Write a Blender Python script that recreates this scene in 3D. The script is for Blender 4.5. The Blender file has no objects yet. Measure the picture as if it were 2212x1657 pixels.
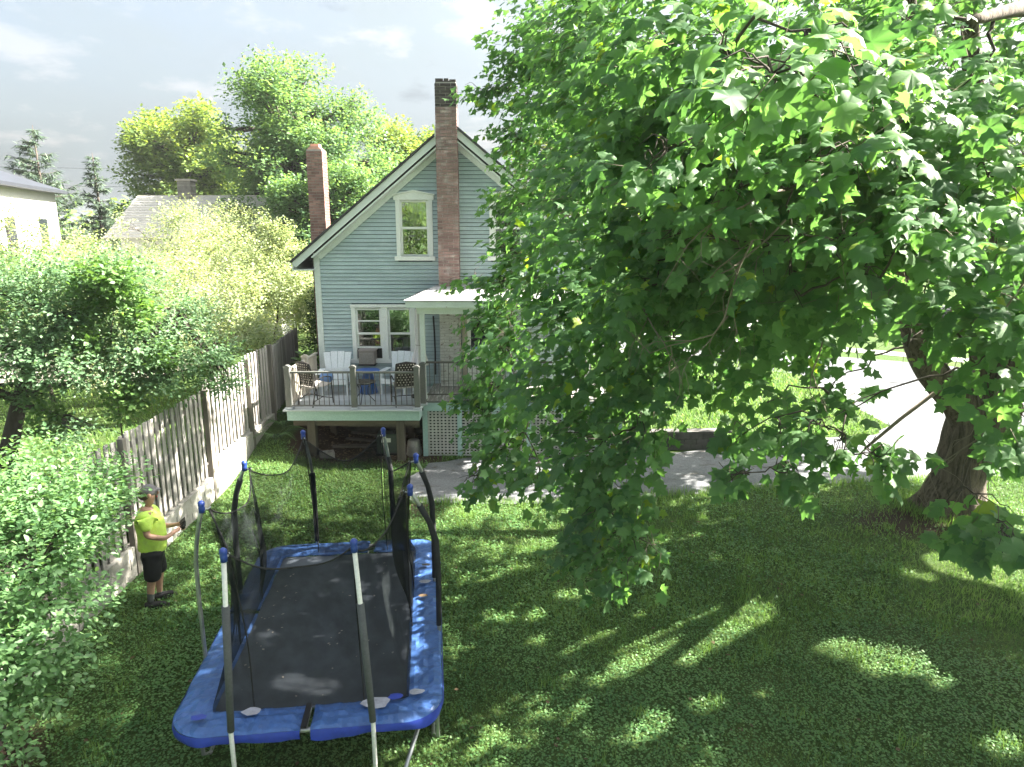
import bpy, bmesh, math, random
import numpy as np
from mathutils import Vector, Matrix, Quaternion, noise as mnoise

# ---------------------------------------------------------------- camera, light
S = bpy.context.scene
COL = S.collection
R = math.radians
CAM_H, PITCH, FPX = 5.27, R(12.4), 1495.0 / 2212.0      # height, downward tilt, focal length in frame widths
cam = bpy.data.cameras.new('camera')
cam.sensor_fit = 'HORIZONTAL'; cam.sensor_width = 36.0; cam.lens = 36.0 * FPX
cam.clip_start = 0.05; cam.clip_end = 2000
camo = bpy.data.objects.new('camera', cam); COL.objects.link(camo)
camo.location = (0, 0, CAM_H); camo.rotation_euler = (R(90) - PITCH, 0, 0)
S.camera = camo

SUN_EL, SUN_AZ = R(42), R(12)                            # azimuth counted from +X towards +Y
sd = Vector((math.cos(SUN_EL) * math.cos(SUN_AZ), math.cos(SUN_EL) * math.sin(SUN_AZ), math.sin(SUN_EL)))
sun = bpy.data.lights.new('sun', 'SUN'); sun.energy = 4.3; sun.angle = R(0.55); sun.color = (1.0, 0.94, 0.82)
suno = bpy.data.objects.new('sun', sun); COL.objects.link(suno)
suno.rotation_euler = sd.to_track_quat('Z', 'Y').to_euler(); suno.location = (20, 5, 30)

w = bpy.data.worlds.new('World'); S.world = w; w.use_nodes = True
nt = w.node_tree; nt.nodes.clear()
N = nt.nodes.new; L = nt.links.new
sky = N('ShaderNodeTexSky'); sky.sky_type = 'NISHITA'; sky.sun_disc = False
sky.sun_elevation = SUN_EL; sky.sun_rotation = R(90) - SUN_AZ; sky.air_density = 1.0; sky.dust_density = 10.0; sky.ozone_density = 1.2
tc = N('ShaderNodeTexCoord'); sep = N('ShaderNodeSeparateXYZ'); L(tc.outputs['Generated'], sep.inputs[0])
mz = N('ShaderNodeMath'); mz.operation = 'MAXIMUM'; mz.inputs[1].default_value = 0.0; L(sep.outputs['Z'], mz.inputs[0])
az = N('ShaderNodeMath'); az.operation = 'ADD'; az.inputs[1].default_value = 0.22; L(mz.outputs[0], az.inputs[0])
dx = N('ShaderNodeMath'); dx.operation = 'DIVIDE'; L(sep.outputs['X'], dx.inputs[0]); L(az.outputs[0], dx.inputs[1])
dy = N('ShaderNodeMath'); dy.operation = 'DIVIDE'; L(sep.outputs['Y'], dy.inputs[0]); L(az.outputs[0], dy.inputs[1])
cmb = N('ShaderNodeCombineXYZ'); L(dx.outputs[0], cmb.inputs[0]); L(dy.outputs[0], cmb.inputs[1])
n1 = N('ShaderNodeTexNoise'); n1.inputs['Scale'].default_value = 0.9; n1.inputs['Detail'].default_value = 9; n1.inputs['Roughness'].default_value = 0.56; n1.inputs['Distortion'].default_value = 0.35
L(cmb.outputs[0], n1.inputs['Vector'])
r1 = N('ShaderNodeValToRGB'); r1.color_ramp.elements[0].position = 0.40; r1.color_ramp.elements[0].color = (0.58,) * 3 + (1,)
r1.color_ramp.elements[1].position = 0.62; r1.color_ramp.elements[1].color = (0.97,) * 3 + (1,)
L(n1.outputs['Fac'], r1.inputs[0])
# small darker cloud scraps
n2 = N('ShaderNodeTexNoise'); n2.inputs['Scale'].default_value = 2.3; n2.inputs['Detail'].default_value = 7; n2.inputs['Roughness'].default_value = 0.62
mp2 = N('ShaderNodeMapping'); mp2.inputs['Location'].default_value = (3.1, 1.7, 0.0); L(cmb.outputs[0], mp2.inputs[0]); L(mp2.outputs[0], n2.inputs['Vector'])
r2 = N('ShaderNodeValToRGB'); r2.color_ramp.elements[0].position = 0.36; r2.color_ramp.elements[0].color = (1.10, 1.12, 1.13, 1)
for p_, c_ in ((0.47, (0.74, 0.85, 0.90, 1)), (0.60, (0.74, 0.84, 0.89, 1))):
    e_ = r2.color_ramp.elements.new(p_); e_.color = c_
r2.color_ramp.elements[3].position = 0.73; r2.color_ramp.elements[3].color = (0.50, 0.56, 0.60, 1)
L(n2.outputs['Fac'], r2.inputs[0])
# thin cloud is as bright as the sky it veils, a little brighter and without its colour
lum = N('ShaderNodeRGBToBW'); L(sky.outputs[0], lum.inputs[0])
lg = N('ShaderNodeMath'); lg.operation = 'MULTIPLY_ADD'; lg.inputs[1].default_value = 0.48; lg.inputs[2].default_value = 1.02; L(lum.outputs[0], lg.inputs[0])
cl = N('ShaderNodeVectorMath'); cl.operation = 'SCALE'; L(r2.outputs['Color'], cl.inputs[0]); L(lg.outputs[0], cl.inputs['Scale'])
mx = N('ShaderNodeMix'); mx.data_type = 'RGBA'
L(r1.outputs['Color'], mx.inputs['Factor']); L(sky.outputs[0], mx.inputs[6]); L(cl.outputs[0], mx.inputs[7])
bg = N('ShaderNodeBackground'); bg.inputs['Strength'].default_value = 0.057
L(mx.outputs[2], bg.inputs['Color'])
wo = N('ShaderNodeOutputWorld'); L(bg.outputs[0], wo.inputs['Surface'])

S.view_settings.view_transform = 'Standard'; S.view_settings.look = 'None'
S.view_settings.exposure = 3.2; S.view_settings.gamma = 1.0; S.view_settings.use_curve_mapping = False
S.cycles.max_bounces = 6; S.cycles.transparent_max_bounces = 14

random.seed(7); rng = np.random.default_rng(7)

# ---------------------------------------------------------------- helpers
def tag(o, label=None, cat=None, group=None, kind=None):
    if label: o['label'] = label
    if cat: o['category'] = cat
    if group: o['group'] = group
    if kind: o['kind'] = kind
    return o

def empty(name, loc=(0, 0, 0), rz=0.0, label=None, cat=None, group=None):
    o = bpy.data.objects.new(name, None); COL.objects.link(o)
    o.location = loc; o.rotation_euler = (0, 0, rz); o.empty_display_size = 0.2
    return tag(o, label, cat, group)

def link(name, me, mat=None, parent=None, loc=None, rot=None, scale=None):
    o = bpy.data.objects.new(name, me); COL.objects.link(o)
    if mat is not None and not me.materials: me.materials.append(mat)
    if parent is not None: o.parent = parent
    if loc is not None: o.location = loc
    if rot is not None: o.rotation_euler = rot
    if scale is not None: o.scale = scale
    return o

class MB:
    """collects simple solids and links them as one mesh object"""
    def __init__(s): s.v = []; s.f = []
    def add(s, vs, fs):
        b = len(s.v); s.v += [tuple(v) for v in vs]; s.f += [tuple(i + b for i in f) for f in fs]; return s
    def box(s, x0, x1, y0, y1, z0, z1):
        return s.add([(x0,y0,z0),(x1,y0,z0),(x1,y1,z0),(x0,y1,z0),(x0,y0,z1),(x1,y0,z1),(x1,y1,z1),(x0,y1,z1)],
                     [(0,3,2,1),(4,5,6,7),(0,1,5,4),(1,2,6,5),(2,3,7,6),(3,0,4,7)])
    def bar(s, a, b, wx, wy, up=(0, 0, 1)):
        """rectangular bar from a to b; wx across, wy along 'up'"""
        a = Vector(a); b = Vector(b); d = (b - a).normalized(); u = Vector(up)
        x = d.cross(u)
        if x.length < 1e-4: x = d.cross(Vector((0, 1, 0)))
        x.normalize(); y = x.cross(d).normalized()
        p = []
        for q in (a, b):
            for sx, sy in ((-1,-1),(1,-1),(1,1),(-1,1)): p.append(q + x * sx * wx / 2 + y * sy * wy / 2)
        return s.add(p, [(0,1,2,3),(7,6,5,4),(0,4,5,1),(1,5,6,2),(2,6,7,3),(3,7,4,0)])
    def tube(s, path, rad, seg=8, cap=True):
        path = [Vector(p) for p in path]; n = len(path)
        if not hasattr(rad, '__len__'): rad = [rad] * n
        vs = []; ref = None
        for i, p in enumerate(path):
            d = (path[min(i + 1, n - 1)] - path[max(i - 1, 0)]).normalized()
            if ref is None:
                ref = d.cross(Vector((0.3, 0.2, 1)) if abs(d.z) < .9 else Vector((1, 0, 0))).normalized()
            x = (ref - d * ref.dot(d)).normalized(); ref = x; y = d.cross(x)
            for k in range(seg):
                a = 2 * math.pi * k / seg; vs.append(p + (x * math.cos(a) + y * math.sin(a)) * rad[i])
        fs = []
        for i in range(n - 1):
            for k in range(seg):
                k2 = (k + 1) % seg; fs.append((i*seg+k, i*seg+k2, (i+1)*seg+k2, (i+1)*seg+k))
        if cap: fs.append(tuple(reversed(range(seg)))); fs.append(tuple((n-1)*seg + k for k in range(seg)))
        return s.add(vs, fs)
    def lathe(s, c, prof, seg=16, rx=1.0, ry=1.0):
        c = Vector(c); vs = []; n = len(prof)
        for r, z in prof:
            for k in range(seg):
                a = 2 * math.pi * k / seg; vs.append((c.x + r * rx * math.cos(a), c.y + r * ry * math.sin(a), c.z + z))
        fs = [(i*seg+k, i*seg+(k+1)%seg, (i+1)*seg+(k+1)%seg, (i+1)*seg+k) for i in range(n-1) for k in range(seg)]
        fs.append(tuple(reversed(range(seg)))); fs.append(tuple((n-1)*seg + k for k in range(seg)))
        return s.add(vs, fs)
    def prism(s, pts, axis, a, b):
        """extrude polygon pts (2D) along axis 'x'|'y'|'z' from a to b"""
        n = len(pts)
        def mk(p, t):
            return {'x': (t, p[0], p[1]), 'y': (p[0], t, p[1]), 'z': (p[0], p[1], t)}[axis]
        return s.add([mk(p, a) for p in pts] + [mk(p, b) for p in pts],
                     [tuple(range(n)), tuple(reversed(range(n, 2*n)))] + [(i, n+i, n+(i+1)%n, (i+1)%n) for i in range(n)])
    def ball(s, c, r, seg=10, rings=6):
        prof = [(math.sin(math.pi * i / rings), -math.cos(math.pi * i / rings)) for i in range(rings + 1)]
        rr = r if hasattr(r, '__len__') else (r, r, r)
        return s.lathe(c, [(max(p, .001), z * rr[2]) for p, z in prof], seg, rr[0], rr[1])
    def mesh(s, name, smooth=False):
        me = bpy.data.meshes.new(name); me.from_pydata(s.v, [], s.f); me.validate()
        bm = bmesh.new(); bm.from_mesh(me); bmesh.ops.recalc_face_normals(bm, faces=bm.faces); bm.to_mesh(me); bm.free()
        if smooth: me.polygons.foreach_set('use_smooth', [True] * len(me.polygons))
        return me
    def build(s, name, mat, parent=None, smooth=False, loc=None, rot=None, bevel=0):
        o = link(name, s.mesh(name, smooth), mat, parent, loc, rot)
        if bevel:
            b = o.modifiers.new('bevel', 'BEVEL'); b.width = bevel; b.segments = 2; b.limit_method = 'ANGLE'; b.angle_limit = R(40)
        return o

UNIT = None
def piece(name, mat, parent, x0, x1, y0, y1, z0, z1, rot=None):
    """one box-shaped piece as an object; alike pieces of a material share the unit mesh"""
    key = 'piece_' + mat.name
    me = bpy.data.meshes.get(key)
    if me is None:
        me = MB().box(-.5, .5, -.5, .5, -.5, .5).mesh(key); me.name = key; me.materials.append(mat)
    o = bpy.data.objects.new(name, me); COL.objects.link(o); o.parent = parent
    o.location = ((x0+x1)/2, (y0+y1)/2, (z0+z1)/2); o.scale = (x1-x0, y1-y0, z1-z0)
    if rot: o.rotation_euler = rot
    return o

def rawmesh(name, V, F, tint=None):
    """triangles from numpy arrays"""
    me = bpy.data.meshes.new(name)
    me.vertices.add(len(V)); me.vertices.foreach_set('co', np.ascontiguousarray(V, dtype=np.float32).ravel())
    k = F.shape[1]
    me.loops.add(F.size); me.loops.foreach_set('vertex_index', np.ascontiguousarray(F, dtype=np.int32).ravel())
    me.polygons.add(len(F)); me.polygons.foreach_set('loop_start', np.arange(0, F.size, k, dtype=np.int32))
    me.update(calc_edges=True)
    if tint is not None:
        a = me.attributes.new('tint', 'FLOAT', 'FACE'); a.data.foreach_set('value', np.ascontiguousarray(tint, dtype=np.float32))
    return me

def frames(d, n):
    """rotation matrices with local y along d and local z near n"""
    y = d / np.linalg.norm(d, axis=1, keepdims=True)
    z = n - y * np.sum(n * y, axis=1, keepdims=True)
    z /= np.linalg.norm(z, axis=1, keepdims=True) + 1e-9
    x = np.cross(y, z)
    return np.stack([x, y, z], axis=2)

def scatter_arrays(P, Rm, Sz, tv, tf):
    V = P[:, None, :] + Sz[:, None, None] * np.einsum('nij,kj->nki', Rm, tv)
    F = tf[None, :, :] + (np.arange(len(P)) * len(tv))[:, None, None]
    return V.reshape(-1, 3), F.reshape(-1, tf.shape[1])

def scatter(name, P, Rm, Sz, tv, tf, mat, parent=None, tint=None, kind='stuff'):
    V, F = scatter_arrays(P, Rm, Sz, tv, tf)
    if tint is None: tint = rng.random(len(P))
    me = rawmesh(name, V, F, np.repeat(tint, len(tf)))
    o = link(name, me, mat, parent)
    if kind: o['kind'] = kind
    return o

def unit(n):
    v = rng.normal(size=(n, 3)); return v / np.linalg.norm(v, axis=1, keepdims=True)

def project(P):
    """depth along the lens axis and frame position (0..1) of points; only used to choose which leaves are largest"""
    c, s = math.cos(PITCH), math.sin(PITCH)
    zc = P[:, 1] * c - (P[:, 2] - CAM_H) * s
    v = -(P[:, 1] * s + (P[:, 2] - CAM_H) * c)
    return zc, .5 + FPX * P[:, 0] / np.maximum(zc, .01), .5 + FPX * v / np.maximum(zc, .01) * 1024 / 767

# ---------------------------------------------------------------- materials
def new_mat(name):
    m = bpy.data.materials.new(name); m.use_nodes = True; m.node_tree.nodes.clear(); return m, m.node_tree

def mat(name, col, rough=.7, var=.12, scale=(3, 3, 3), bump=.12, fine=40., rnd=0., spec=.3, col2=None, thr=(.45, .7), scale2=2.5, metal=0., fine_amt=.10):
    """painted / weathered surface: broad tone variation + fine grain + optional second colour in patches of its own shape"""
    m, t = new_mat(name); N = t.nodes.new; L = t.links.new
    geo = N('ShaderNodeNewGeometry'); mp = N('ShaderNodeMapping'); mp.inputs['Scale'].default_value = scale
    L(geo.outputs['Position'], mp.inputs[0])
    n = N('ShaderNodeTexNoise'); n.inputs['Scale'].default_value = 1.0; n.inputs['Detail'].default_value = 6; n.inputs['Roughness'].default_value = .6
    L(mp.outputs[0], n.inputs['Vector'])
    f = N('ShaderNodeTexNoise'); f.inputs['Scale'].default_value = fine; f.inputs['Detail'].default_value = 3
    L(geo.outputs['Position'], f.inputs['Vector'])
    mr = N('ShaderNodeMapRange'); mr.inputs['From Min'].default_value = .3; mr.inputs['From Max'].default_value = .7
    mr.inputs['To Min'].default_value = 1 - var; mr.inputs['To Max'].default_value = 1 + var; L(n.outputs['Fac'], mr.inputs[0])
    mf = N('ShaderNodeMapRange'); mf.inputs['From Min'].default_value = .3; mf.inputs['From Max'].default_value = .7
    mf.inputs['To Min'].default_value = 1 - fine_amt; mf.inputs['To Max'].default_value = 1 + fine_amt; L(f.outputs['Fac'], mf.inputs[0])
    mul = N('ShaderNodeMath'); mul.operation = 'MULTIPLY'; L(mr.outputs[0], mul.inputs[0]); L(mf.outputs[0], mul.inputs[1])
    last = mul
    if rnd:
        oi = N('ShaderNodeObjectInfo'); mo = N('ShaderNodeMapRange'); mo.inputs['To Min'].default_value = 1 - rnd; mo.inputs['To Max'].default_value = 1 + rnd
        L(oi.outputs['Random'], mo.inputs[0]); m2 = N('ShaderNodeMath'); m2.operation = 'MULTIPLY'; L(mul.outputs[0], m2.inputs[0]); L(mo.outputs[0], m2.inputs[1]); last = m2
    base = N('ShaderNodeRGB'); base.outputs[0].default_value = (*col, 1); bc = base.outputs[0]
    if col2 is not None:
        p = N('ShaderNodeTexNoise'); p.inputs['Scale'].default_value = scale2; p.inputs['Detail'].default_value = 8; p.inputs['Roughness'].default_value = .65
        L(mp.outputs[0], p.inputs['Vector'])
        pr = N('ShaderNodeMapRange'); pr.inputs['From Min'].default_value = thr[0]; pr.inputs['From Max'].default_value = thr[1]; L(p.outputs['Fac'], pr.inputs[0])
        mm = N('ShaderNodeMix'); mm.data_type = 'RGBA'; L(pr.outputs[0], mm.inputs['Factor']); L(bc, mm.inputs[6]); mm.inputs[7].default_value = (*col2, 1); bc = mm.outputs[2]
    vm = N('ShaderNodeVectorMath'); vm.operation = 'SCALE'; L(bc, vm.inputs[0]); L(last.outputs[0], vm.inputs['Scale'])
    b = N('ShaderNodeBsdfPrincipled'); b.inputs['Roughness'].default_value = rough; b.inputs['Specular IOR Level'].default_value = spec; b.inputs['Metallic'].default_value = metal
    L(vm.outputs[0], b.inputs['Base Color'])
    if bump:
        bp = N('ShaderNodeBump'); bp.inputs['Strength'].default_value = bump; bp.inputs['Distance'].default_value = .01
        L(f.outputs['Fac'], bp.inputs['Height']); L(bp.outputs[0], b.inputs['Normal'])
    o = N('ShaderNodeOutputMaterial'); L(b.outputs[0], o.inputs[0])
    return m

def leaf_mat(name, c0, c1, trans, tw=.42, rough=.42, spec=.35, c2=None):
    """leaf: reflects and lets light through; 'tint' is each leaf's own hue"""
    m, t = new_mat(name); N = t.nodes.new; L = t.links.new
    a = N('ShaderNodeAttribute'); a.attribute_name = 'tint'
    r = N('ShaderNodeValToRGB'); r.color_ramp.elements[0].color = (*c0, 1); r.color_ramp.elements[1].color = (*c1, 1)
    if c2 is not None:
        r.color_ramp.elements[1].position = .9; e = r.color_ramp.elements.new(.985); e.color = (*c2, 1)
    L(a.outputs['Fac'], r.inputs[0])
    b = N('ShaderNodeBsdfPrincipled'); b.inputs['Roughness'].default_value = rough; b.inputs['Specular IOR Level'].default_value = spec
    L(r.outputs[0], b.inputs['Base Color'])
    tr = N('ShaderNodeBsdfTranslucent'); vm = N('ShaderNodeVectorMath'); vm.operation = 'MULTIPLY'
    L(r.outputs[0], vm.inputs[0]); vm.inputs[1].default_value = trans; L(vm.outputs[0], tr.inputs['Color'])
    mx = N('ShaderNodeMixShader'); mx.inputs[0].default_value = tw; L(b.outputs[0], mx.inputs[1]); L(tr.outputs[0], mx.inputs[2])
    o = N('ShaderNodeOutputMaterial'); L(mx.outputs[0], o.inputs[0])
    return m

def glass_mat(name, tint=(.8, .85, .85), refl=1.0):
    m, t = new_mat(name); N = t.nodes.new; L = t.links.new
    fr = N('ShaderNodeFresnel'); fr.inputs['IOR'].default_value = 1.9
    sc = N('ShaderNodeMath'); sc.operation = 'MULTIPLY_ADD'; sc.inputs[1].default_value = 1.6 * refl; sc.inputs[2].default_value = .12; L(fr.outputs[0], sc.inputs[0])
    nz = N('ShaderNodeTexNoise'); nz.inputs['Scale'].default_value = 2.2; geo = N('ShaderNodeNewGeometry'); L(geo.outputs['Position'], nz.inputs['Vector'])
    bp = N('ShaderNodeBump'); bp.inputs['Strength'].default_value = .05; bp.inputs['Distance'].default_value = .05; L(nz.outputs['Fac'], bp.inputs['Height'])
    g = N('ShaderNodeBsdfGlossy'); g.inputs['Roughness'].default_value = .015; L(bp.outputs[0], g.inputs['Normal'])
    tp = N('ShaderNodeBsdfTransparent'); tp.inputs['Color'].default_value = (*tint, 1)
    mx = N('ShaderNodeMixShader'); L(sc.outputs[0], mx.inputs[0]); L(tp.outputs[0], mx.inputs[1]); L(g.outputs[0], mx.inputs[2])
    o = N('ShaderNodeOutputMaterial'); L(mx.outputs[0], o.inputs[0]); return m

def mesh_fabric(name, col, cover, scale=0):
    """woven net: threads too fine to model one by one, seen as a dark see-through cloth"""
    m, t = new_mat(name); N = t.nodes.new; L = t.links.new
    d = N('ShaderNodeBsdfDiffuse'); d.inputs['Color'].default_value = (*col, 1)
    tp = N('ShaderNodeBsdfTransparent')
    nz = N('ShaderNodeTexNoise'); nz.inputs['Scale'].default_value = 5; geo = N('ShaderNodeNewGeometry'); L(geo.outputs['Position'], nz.inputs['Vector'])
    mr = N('ShaderNodeMapRange'); mr.inputs['From Min'].default_value = .3; mr.inputs['From Max'].default_value = .7
    mr.inputs['To Min'].default_value = cover - .07; mr.inputs['To Max'].default_value = cover + .07; L(nz.outputs['Fac'], mr.inputs[0])
    mx = N('ShaderNodeMixShader'); L(mr.outputs[0], mx.inputs[0]); L(tp.outputs[0], mx.inputs[1]); L(d.outputs[0], mx.inputs[2])
    o = N('ShaderNodeOutputMaterial'); L(mx.outputs[0], o.inputs[0]); return m

def ground_mat(name, g0, g1, dry, dirt):
    m, t = new_mat(name); N = t.nodes.new; L = t.links.new
    geo = N('ShaderNodeNewGeometry')
    def noise(s, d=6, r=.6):
        n = N('ShaderNodeTexNoise'); n.inputs['Scale'].default_value = s; n.inputs['Detail'].default_value = d; n.inputs['Roughness'].default_value = r
        L(geo.outputs['Position'], n.inputs['Vector']); return n
    a = noise(18, 6, .75); b = noise(.55, 5); c = noise(70, 4, .7)
    r = N('ShaderNodeValToRGB'); r.color_ramp.elements[0].position = .36; r.color_ramp.elements[0].color = (*g0, 1); r.color_ramp.elements[1].position = .66; r.color_ramp.elements[1].color = (*g1, 1)
    L(a.outputs['Fac'], r.inputs[0])
    mr = N('ShaderNodeMapRange'); mr.inputs['From Min'].default_value = .52; mr.inputs['From Max'].default_value = .75; mr.inputs['To Max'].default_value = .5; L(b.outputs['Fac'], mr.inputs[0])
    m1 = N('ShaderNodeMix'); m1.data_type = 'RGBA'; L(mr.outputs[0], m1.inputs['Factor']); L(r.outputs[0], m1.inputs[6]); m1.inputs[7].default_value = (*dry, 1)
    at = N('ShaderNodeAttribute'); at.attribute_name = 'dirt'
    ad = N('ShaderNodeMath'); ad.operation = 'MULTIPLY_ADD'; ad.inputs[1].default_value = 1.2; L(c.outputs['Fac'], ad.inputs[0]); 
    su = N('ShaderNodeMath'); su.operation = 'SUBTRACT'; L(at.outputs['Fac'], su.inputs[0]); su.inputs[1].default_value = .9; L(su.outputs[0], ad.inputs[2])
    cl = N('ShaderNodeMapRange'); cl.inputs['From Min'].default_value = .0; cl.inputs['From Max'].default_value = .3; L(ad.outputs[0], cl.inputs[0])
    dr = N('ShaderNodeMix'); dr.data_type = 'RGBA'; L(a.outputs['Fac'], dr.inputs['Factor']); dr.inputs[6].default_value = (*[x * .5 for x in dirt], 1); dr.inputs[7].default_value = (*[x * 1.5 for x in dirt], 1)
    m2 = N('ShaderNodeMix'); m2.data_type = 'RGBA'; L(cl.outputs[0], m2.inputs['Factor']); L(m1.outputs[2], m2.inputs[6]); L(dr.outputs[2], m2.inputs[7])
    bs = N('ShaderNodeBsdfPrincipled'); bs.inputs['Roughness'].default_value = .9; bs.inputs['Specular IOR Level'].default_value = .1
    L(m2.outputs[2], bs.inputs['Base Color'])
    bp = N('ShaderNodeBump'); bp.inputs['Strength'].default_value = .8; bp.inputs['Distance'].default_value = .03; L(c.outputs['Fac'], bp.inputs['Height']); L(bp.outputs[0], bs.inputs['Normal'])
    o = N('ShaderNodeOutputMaterial'); L(bs.outputs[0], o.inputs[0]); return m

mt = {}
mt['siding'] = mat('siding_paint', (.39, .48, .505), .6, .10, (1.2, 1.2, 3), .08, 60, rnd=.07, col2=(.47, .55, .56), thr=(.55, .8), scale2=2.0)
mt['white'] = mat('white_paint', (.74, .76, .74), .5, .06, (2, 2, 2), .05, 60, col2=(.6, .6, .55), thr=(.6, .8), scale2=3)
mt['trim'] = mat('old_trim_paint', (.63, .68, .66), .6, .08, (3, 3, 3), .1, 50, col2=(.28, .25, .2), thr=(.66, .74), scale2=2.6)
mt['teal_trim'] = mat('pale_teal_trim', (.33, .45, .45), .55, .08, (2, 2, 4), .08, 50, col2=(.5, .58, .56), thr=(.66, .76), scale2=3)
mt['gap_shade'] = mat('gap_shade_dark', (.045, .05, .055), .9, .2, bump=0)  # near-black wall colour behind the boards, painted in for their shadow lines
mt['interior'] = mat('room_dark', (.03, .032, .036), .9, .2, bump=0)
mt['glass'] = glass_mat('window_glass')
mt['glass_table'] = glass_mat('table_glass', (.6, .66, .68), .6)
mt['roof'] = mat('dark_shingle', (.05, .05, .055), .85, .25, (5, 5, 5), .3, 90)
mt['porch_shingle'] = mat('grey_shingle', (.36, .35, .36), .85, .2, (6, 6, 6), .3, 120, rnd=.14)
mt['brick'] = mat('red_brick', (.27, .155, .135), .85, .25, (4, 4, 4), .35, 70, rnd=.3)
mt['brick_old'] = mat('whitewashed_brick', (.25, .16, .15), .85, .25, (3, 3, 3), .4, 60, rnd=.25, col2=(.44, .39, .37), thr=(.52, .74), scale2=1.6)
mt['brick_white'] = mat('flaking_white_brick', (.58, .57, .55), .85, .2, (4, 4, 8), .4, 60, rnd=.15, col2=(.16, .11, .09), thr=(.56, .66), scale2=2.4)
mt['brick_soot'] = mat('sooty_brick', (.06, .05, .048), .9, .25, (4, 4, 4), .4, 60, rnd=.3)
mt['mortar'] = mat('mortar', (.36, .33, .31), .95, .2, (6, 6, 6), .3, 80)
mt['mortar_dark'] = mat('sooty_mortar', (.09, .085, .08), .95, .2, (6, 6, 6), .3, 80)
mt['flue'] = mat('clay_flue', (.5, .3, .24), .9, .1)
mt['deck'] = mat('deck_board', (.40, .43, .46), .65, .12, (1, 9, 3), .12, 50, rnd=.06)
mt['porch_floor'] = mat('worn_porch_floor', (.24, .225, .21), .75, .25, (14, 1.2, 2), .2, 50, rnd=.15, col2=(.42, .41, .4), thr=(.5, .62), scale2=2)
mt['rail'] = mat('taupe_rail', (.135, .138, .132), .5, .06, bump=.05)
mt['rail_light'] = mat('sand_rail', (.42, .385, .335), .55, .06, bump=.05)
mt['baluster'] = mat('bronze_baluster', (.09, .082, .075), .45, .06, bump=.03, spec=.4)
mt['post'] = mat('weathered_post', (.085, .072, .060), .85, .3, (14, 14, 1.2), .35, 50, rnd=.1)
mt['joist'] = mat('joist_wood', (.11, .09, .075), .9, .3, (1.5, 10, 10), .3, 50)
mt['lattice'] = mat('lattice_slat', (.42, .41, .40), .75, .15, (8, 8, 4), .15, 60, rnd=.12)
mt['fence'] = mat('weathered_picket', (.33, .312, .295), .85, .25, (12, 12, 1.0), .3, 60, rnd=.22, col2=(.16, .14, .125), thr=(.58, .75), scale2=1.4)
mt['fence_post'] = mat('fence_post_wood', (.175, .158, .14), .85, .3, (12, 12, 1.5), .3, 60)
mt['block'] = mat('concrete_block', (.37, .355, .325), .9, .18, (3, 3, 3), .35, 45, rnd=.10, col2=(.26, .25, .21), thr=(.55, .75), scale2=1.3)
mt['drive'] = mat('old_driveway', (.13, .135, .145), .9, .24, (.9, 1.6, 1), .55, 34, col2=(.085, .08, .072), thr=(.56, .64), scale2=2.6, fine_amt=.28)
mt['street'] = mat('street_asphalt', (.10, .105, .115), .9, .10, (.5, .5, 1), .3, 30)
mt['walk'] = mat('pale_sidewalk', (.32, .31, .30), .9, .08, (1, 1, 1), .2, 30)
mt['gravel'] = mat('pale_gravel', (.5, .45, .40), .9, .2, (2, 2, 2), .6, 30)
mt['bark'] = mat('maple_bark', (.115, .092, .072), .95, .35, (9, 9, 1.6), 1.0, 26, col2=(.045, .035, .028), thr=(.48, .62), scale2=1.9)
mt['bark2'] = mat('dark_bark', (.07, .058, .05), .95, .3, (9, 9, 2), .7, 26)
mt['twig'] = mat('twig_bark', (.17, .14, .11), .9, .2, bump=.2)
mt['tramp_frame'] = mat('galvanised_tube', (.42, .43, .43), .38, .18, (6, 6, 6), .05, 60, metal=.75, col2=(.30, .2, .12), thr=(.68, .76), scale2=2)
mt['white_tube'] = mat('bare_white_tube', (.66, .66, .63), .4, .1, bump=.03)
mt['pad'] = mat('blue_vinyl', (.045, .112, .31), .48, .22, (7, 7, 7), .6, 22, spec=.5, col2=(.075, .165, .38), thr=(.6, .8), scale2=1.3)
mt['pad_worn'] = mat('bare_foam_patch', (.36, .36, .42), .8, .25, (10, 10, 10), .3, 30)
mt['pad_skirt'] = mat('blue_skirt', (.028, .055, .34), .4, .15, (8, 8, 8), .15, 20, spec=.4)
mt['mat'] = mat('trampoline_mat', (.10, .116, .142), .46, .18, (2.2, 2.2, 2), .12, 160, spec=.35, col2=(.15, .168, .195), thr=(.5, .75), scale2=.8, fine_amt=.2)
mt['foam'] = mat('black_foam_sleeve', (.030, .031, .034), .75, .15, bump=.15)
mt['foam_grey'] = mat('faded_foam_sleeve', (.085, .09, .095), .8, .15, (5, 5, 5), .2)
mt['cap'] = mat('blue_cap', (.02, .05, .26), .4, .05, bump=0, spec=.5)
mt['black'] = mat('black_plastic', (.014, .014, .015), .45, .1, bump=.02)
mt['net'] = mesh_fabric('net_mesh', (.016, .019, .02), .66)
mt['rope'] = mat('net_rope', (.02, .02, .02), .8, .1, bump=0)
mt['chair_white'] = mat('white_resin', (.72, .76, .80), .45, .04, bump=.02)
mt['strap'] = mat('dark_weave', (.035, .030, .028), .6, .25, (20, 20, 20), .1)
mt['dots'] = mat('light_dots', (.55, .50, .44), .6, .1, bump=0)
mt['cushion'] = mat('grey_sling', (.33, .31, .29), .8, .25, (25, 25, 25), .1)
mt['bluecloth'] = mat('blue_cushion', (.12, .22, .45), .8, .2, bump=.1)
mt['bluetop'] = mat('blue_table_top', (.03, .13, .50), .3, .15, (5, 5, 5), .05, spec=.5)
mt['bluebase'] = mat('blue_table_base', (.045, .10, .20), .45, .2, (8, 8, 8), .1)
mt['canvas'] = mat('parasol_canvas', (.62, .60, .60), .85, .10, (20, 20, 2), .15)
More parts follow.
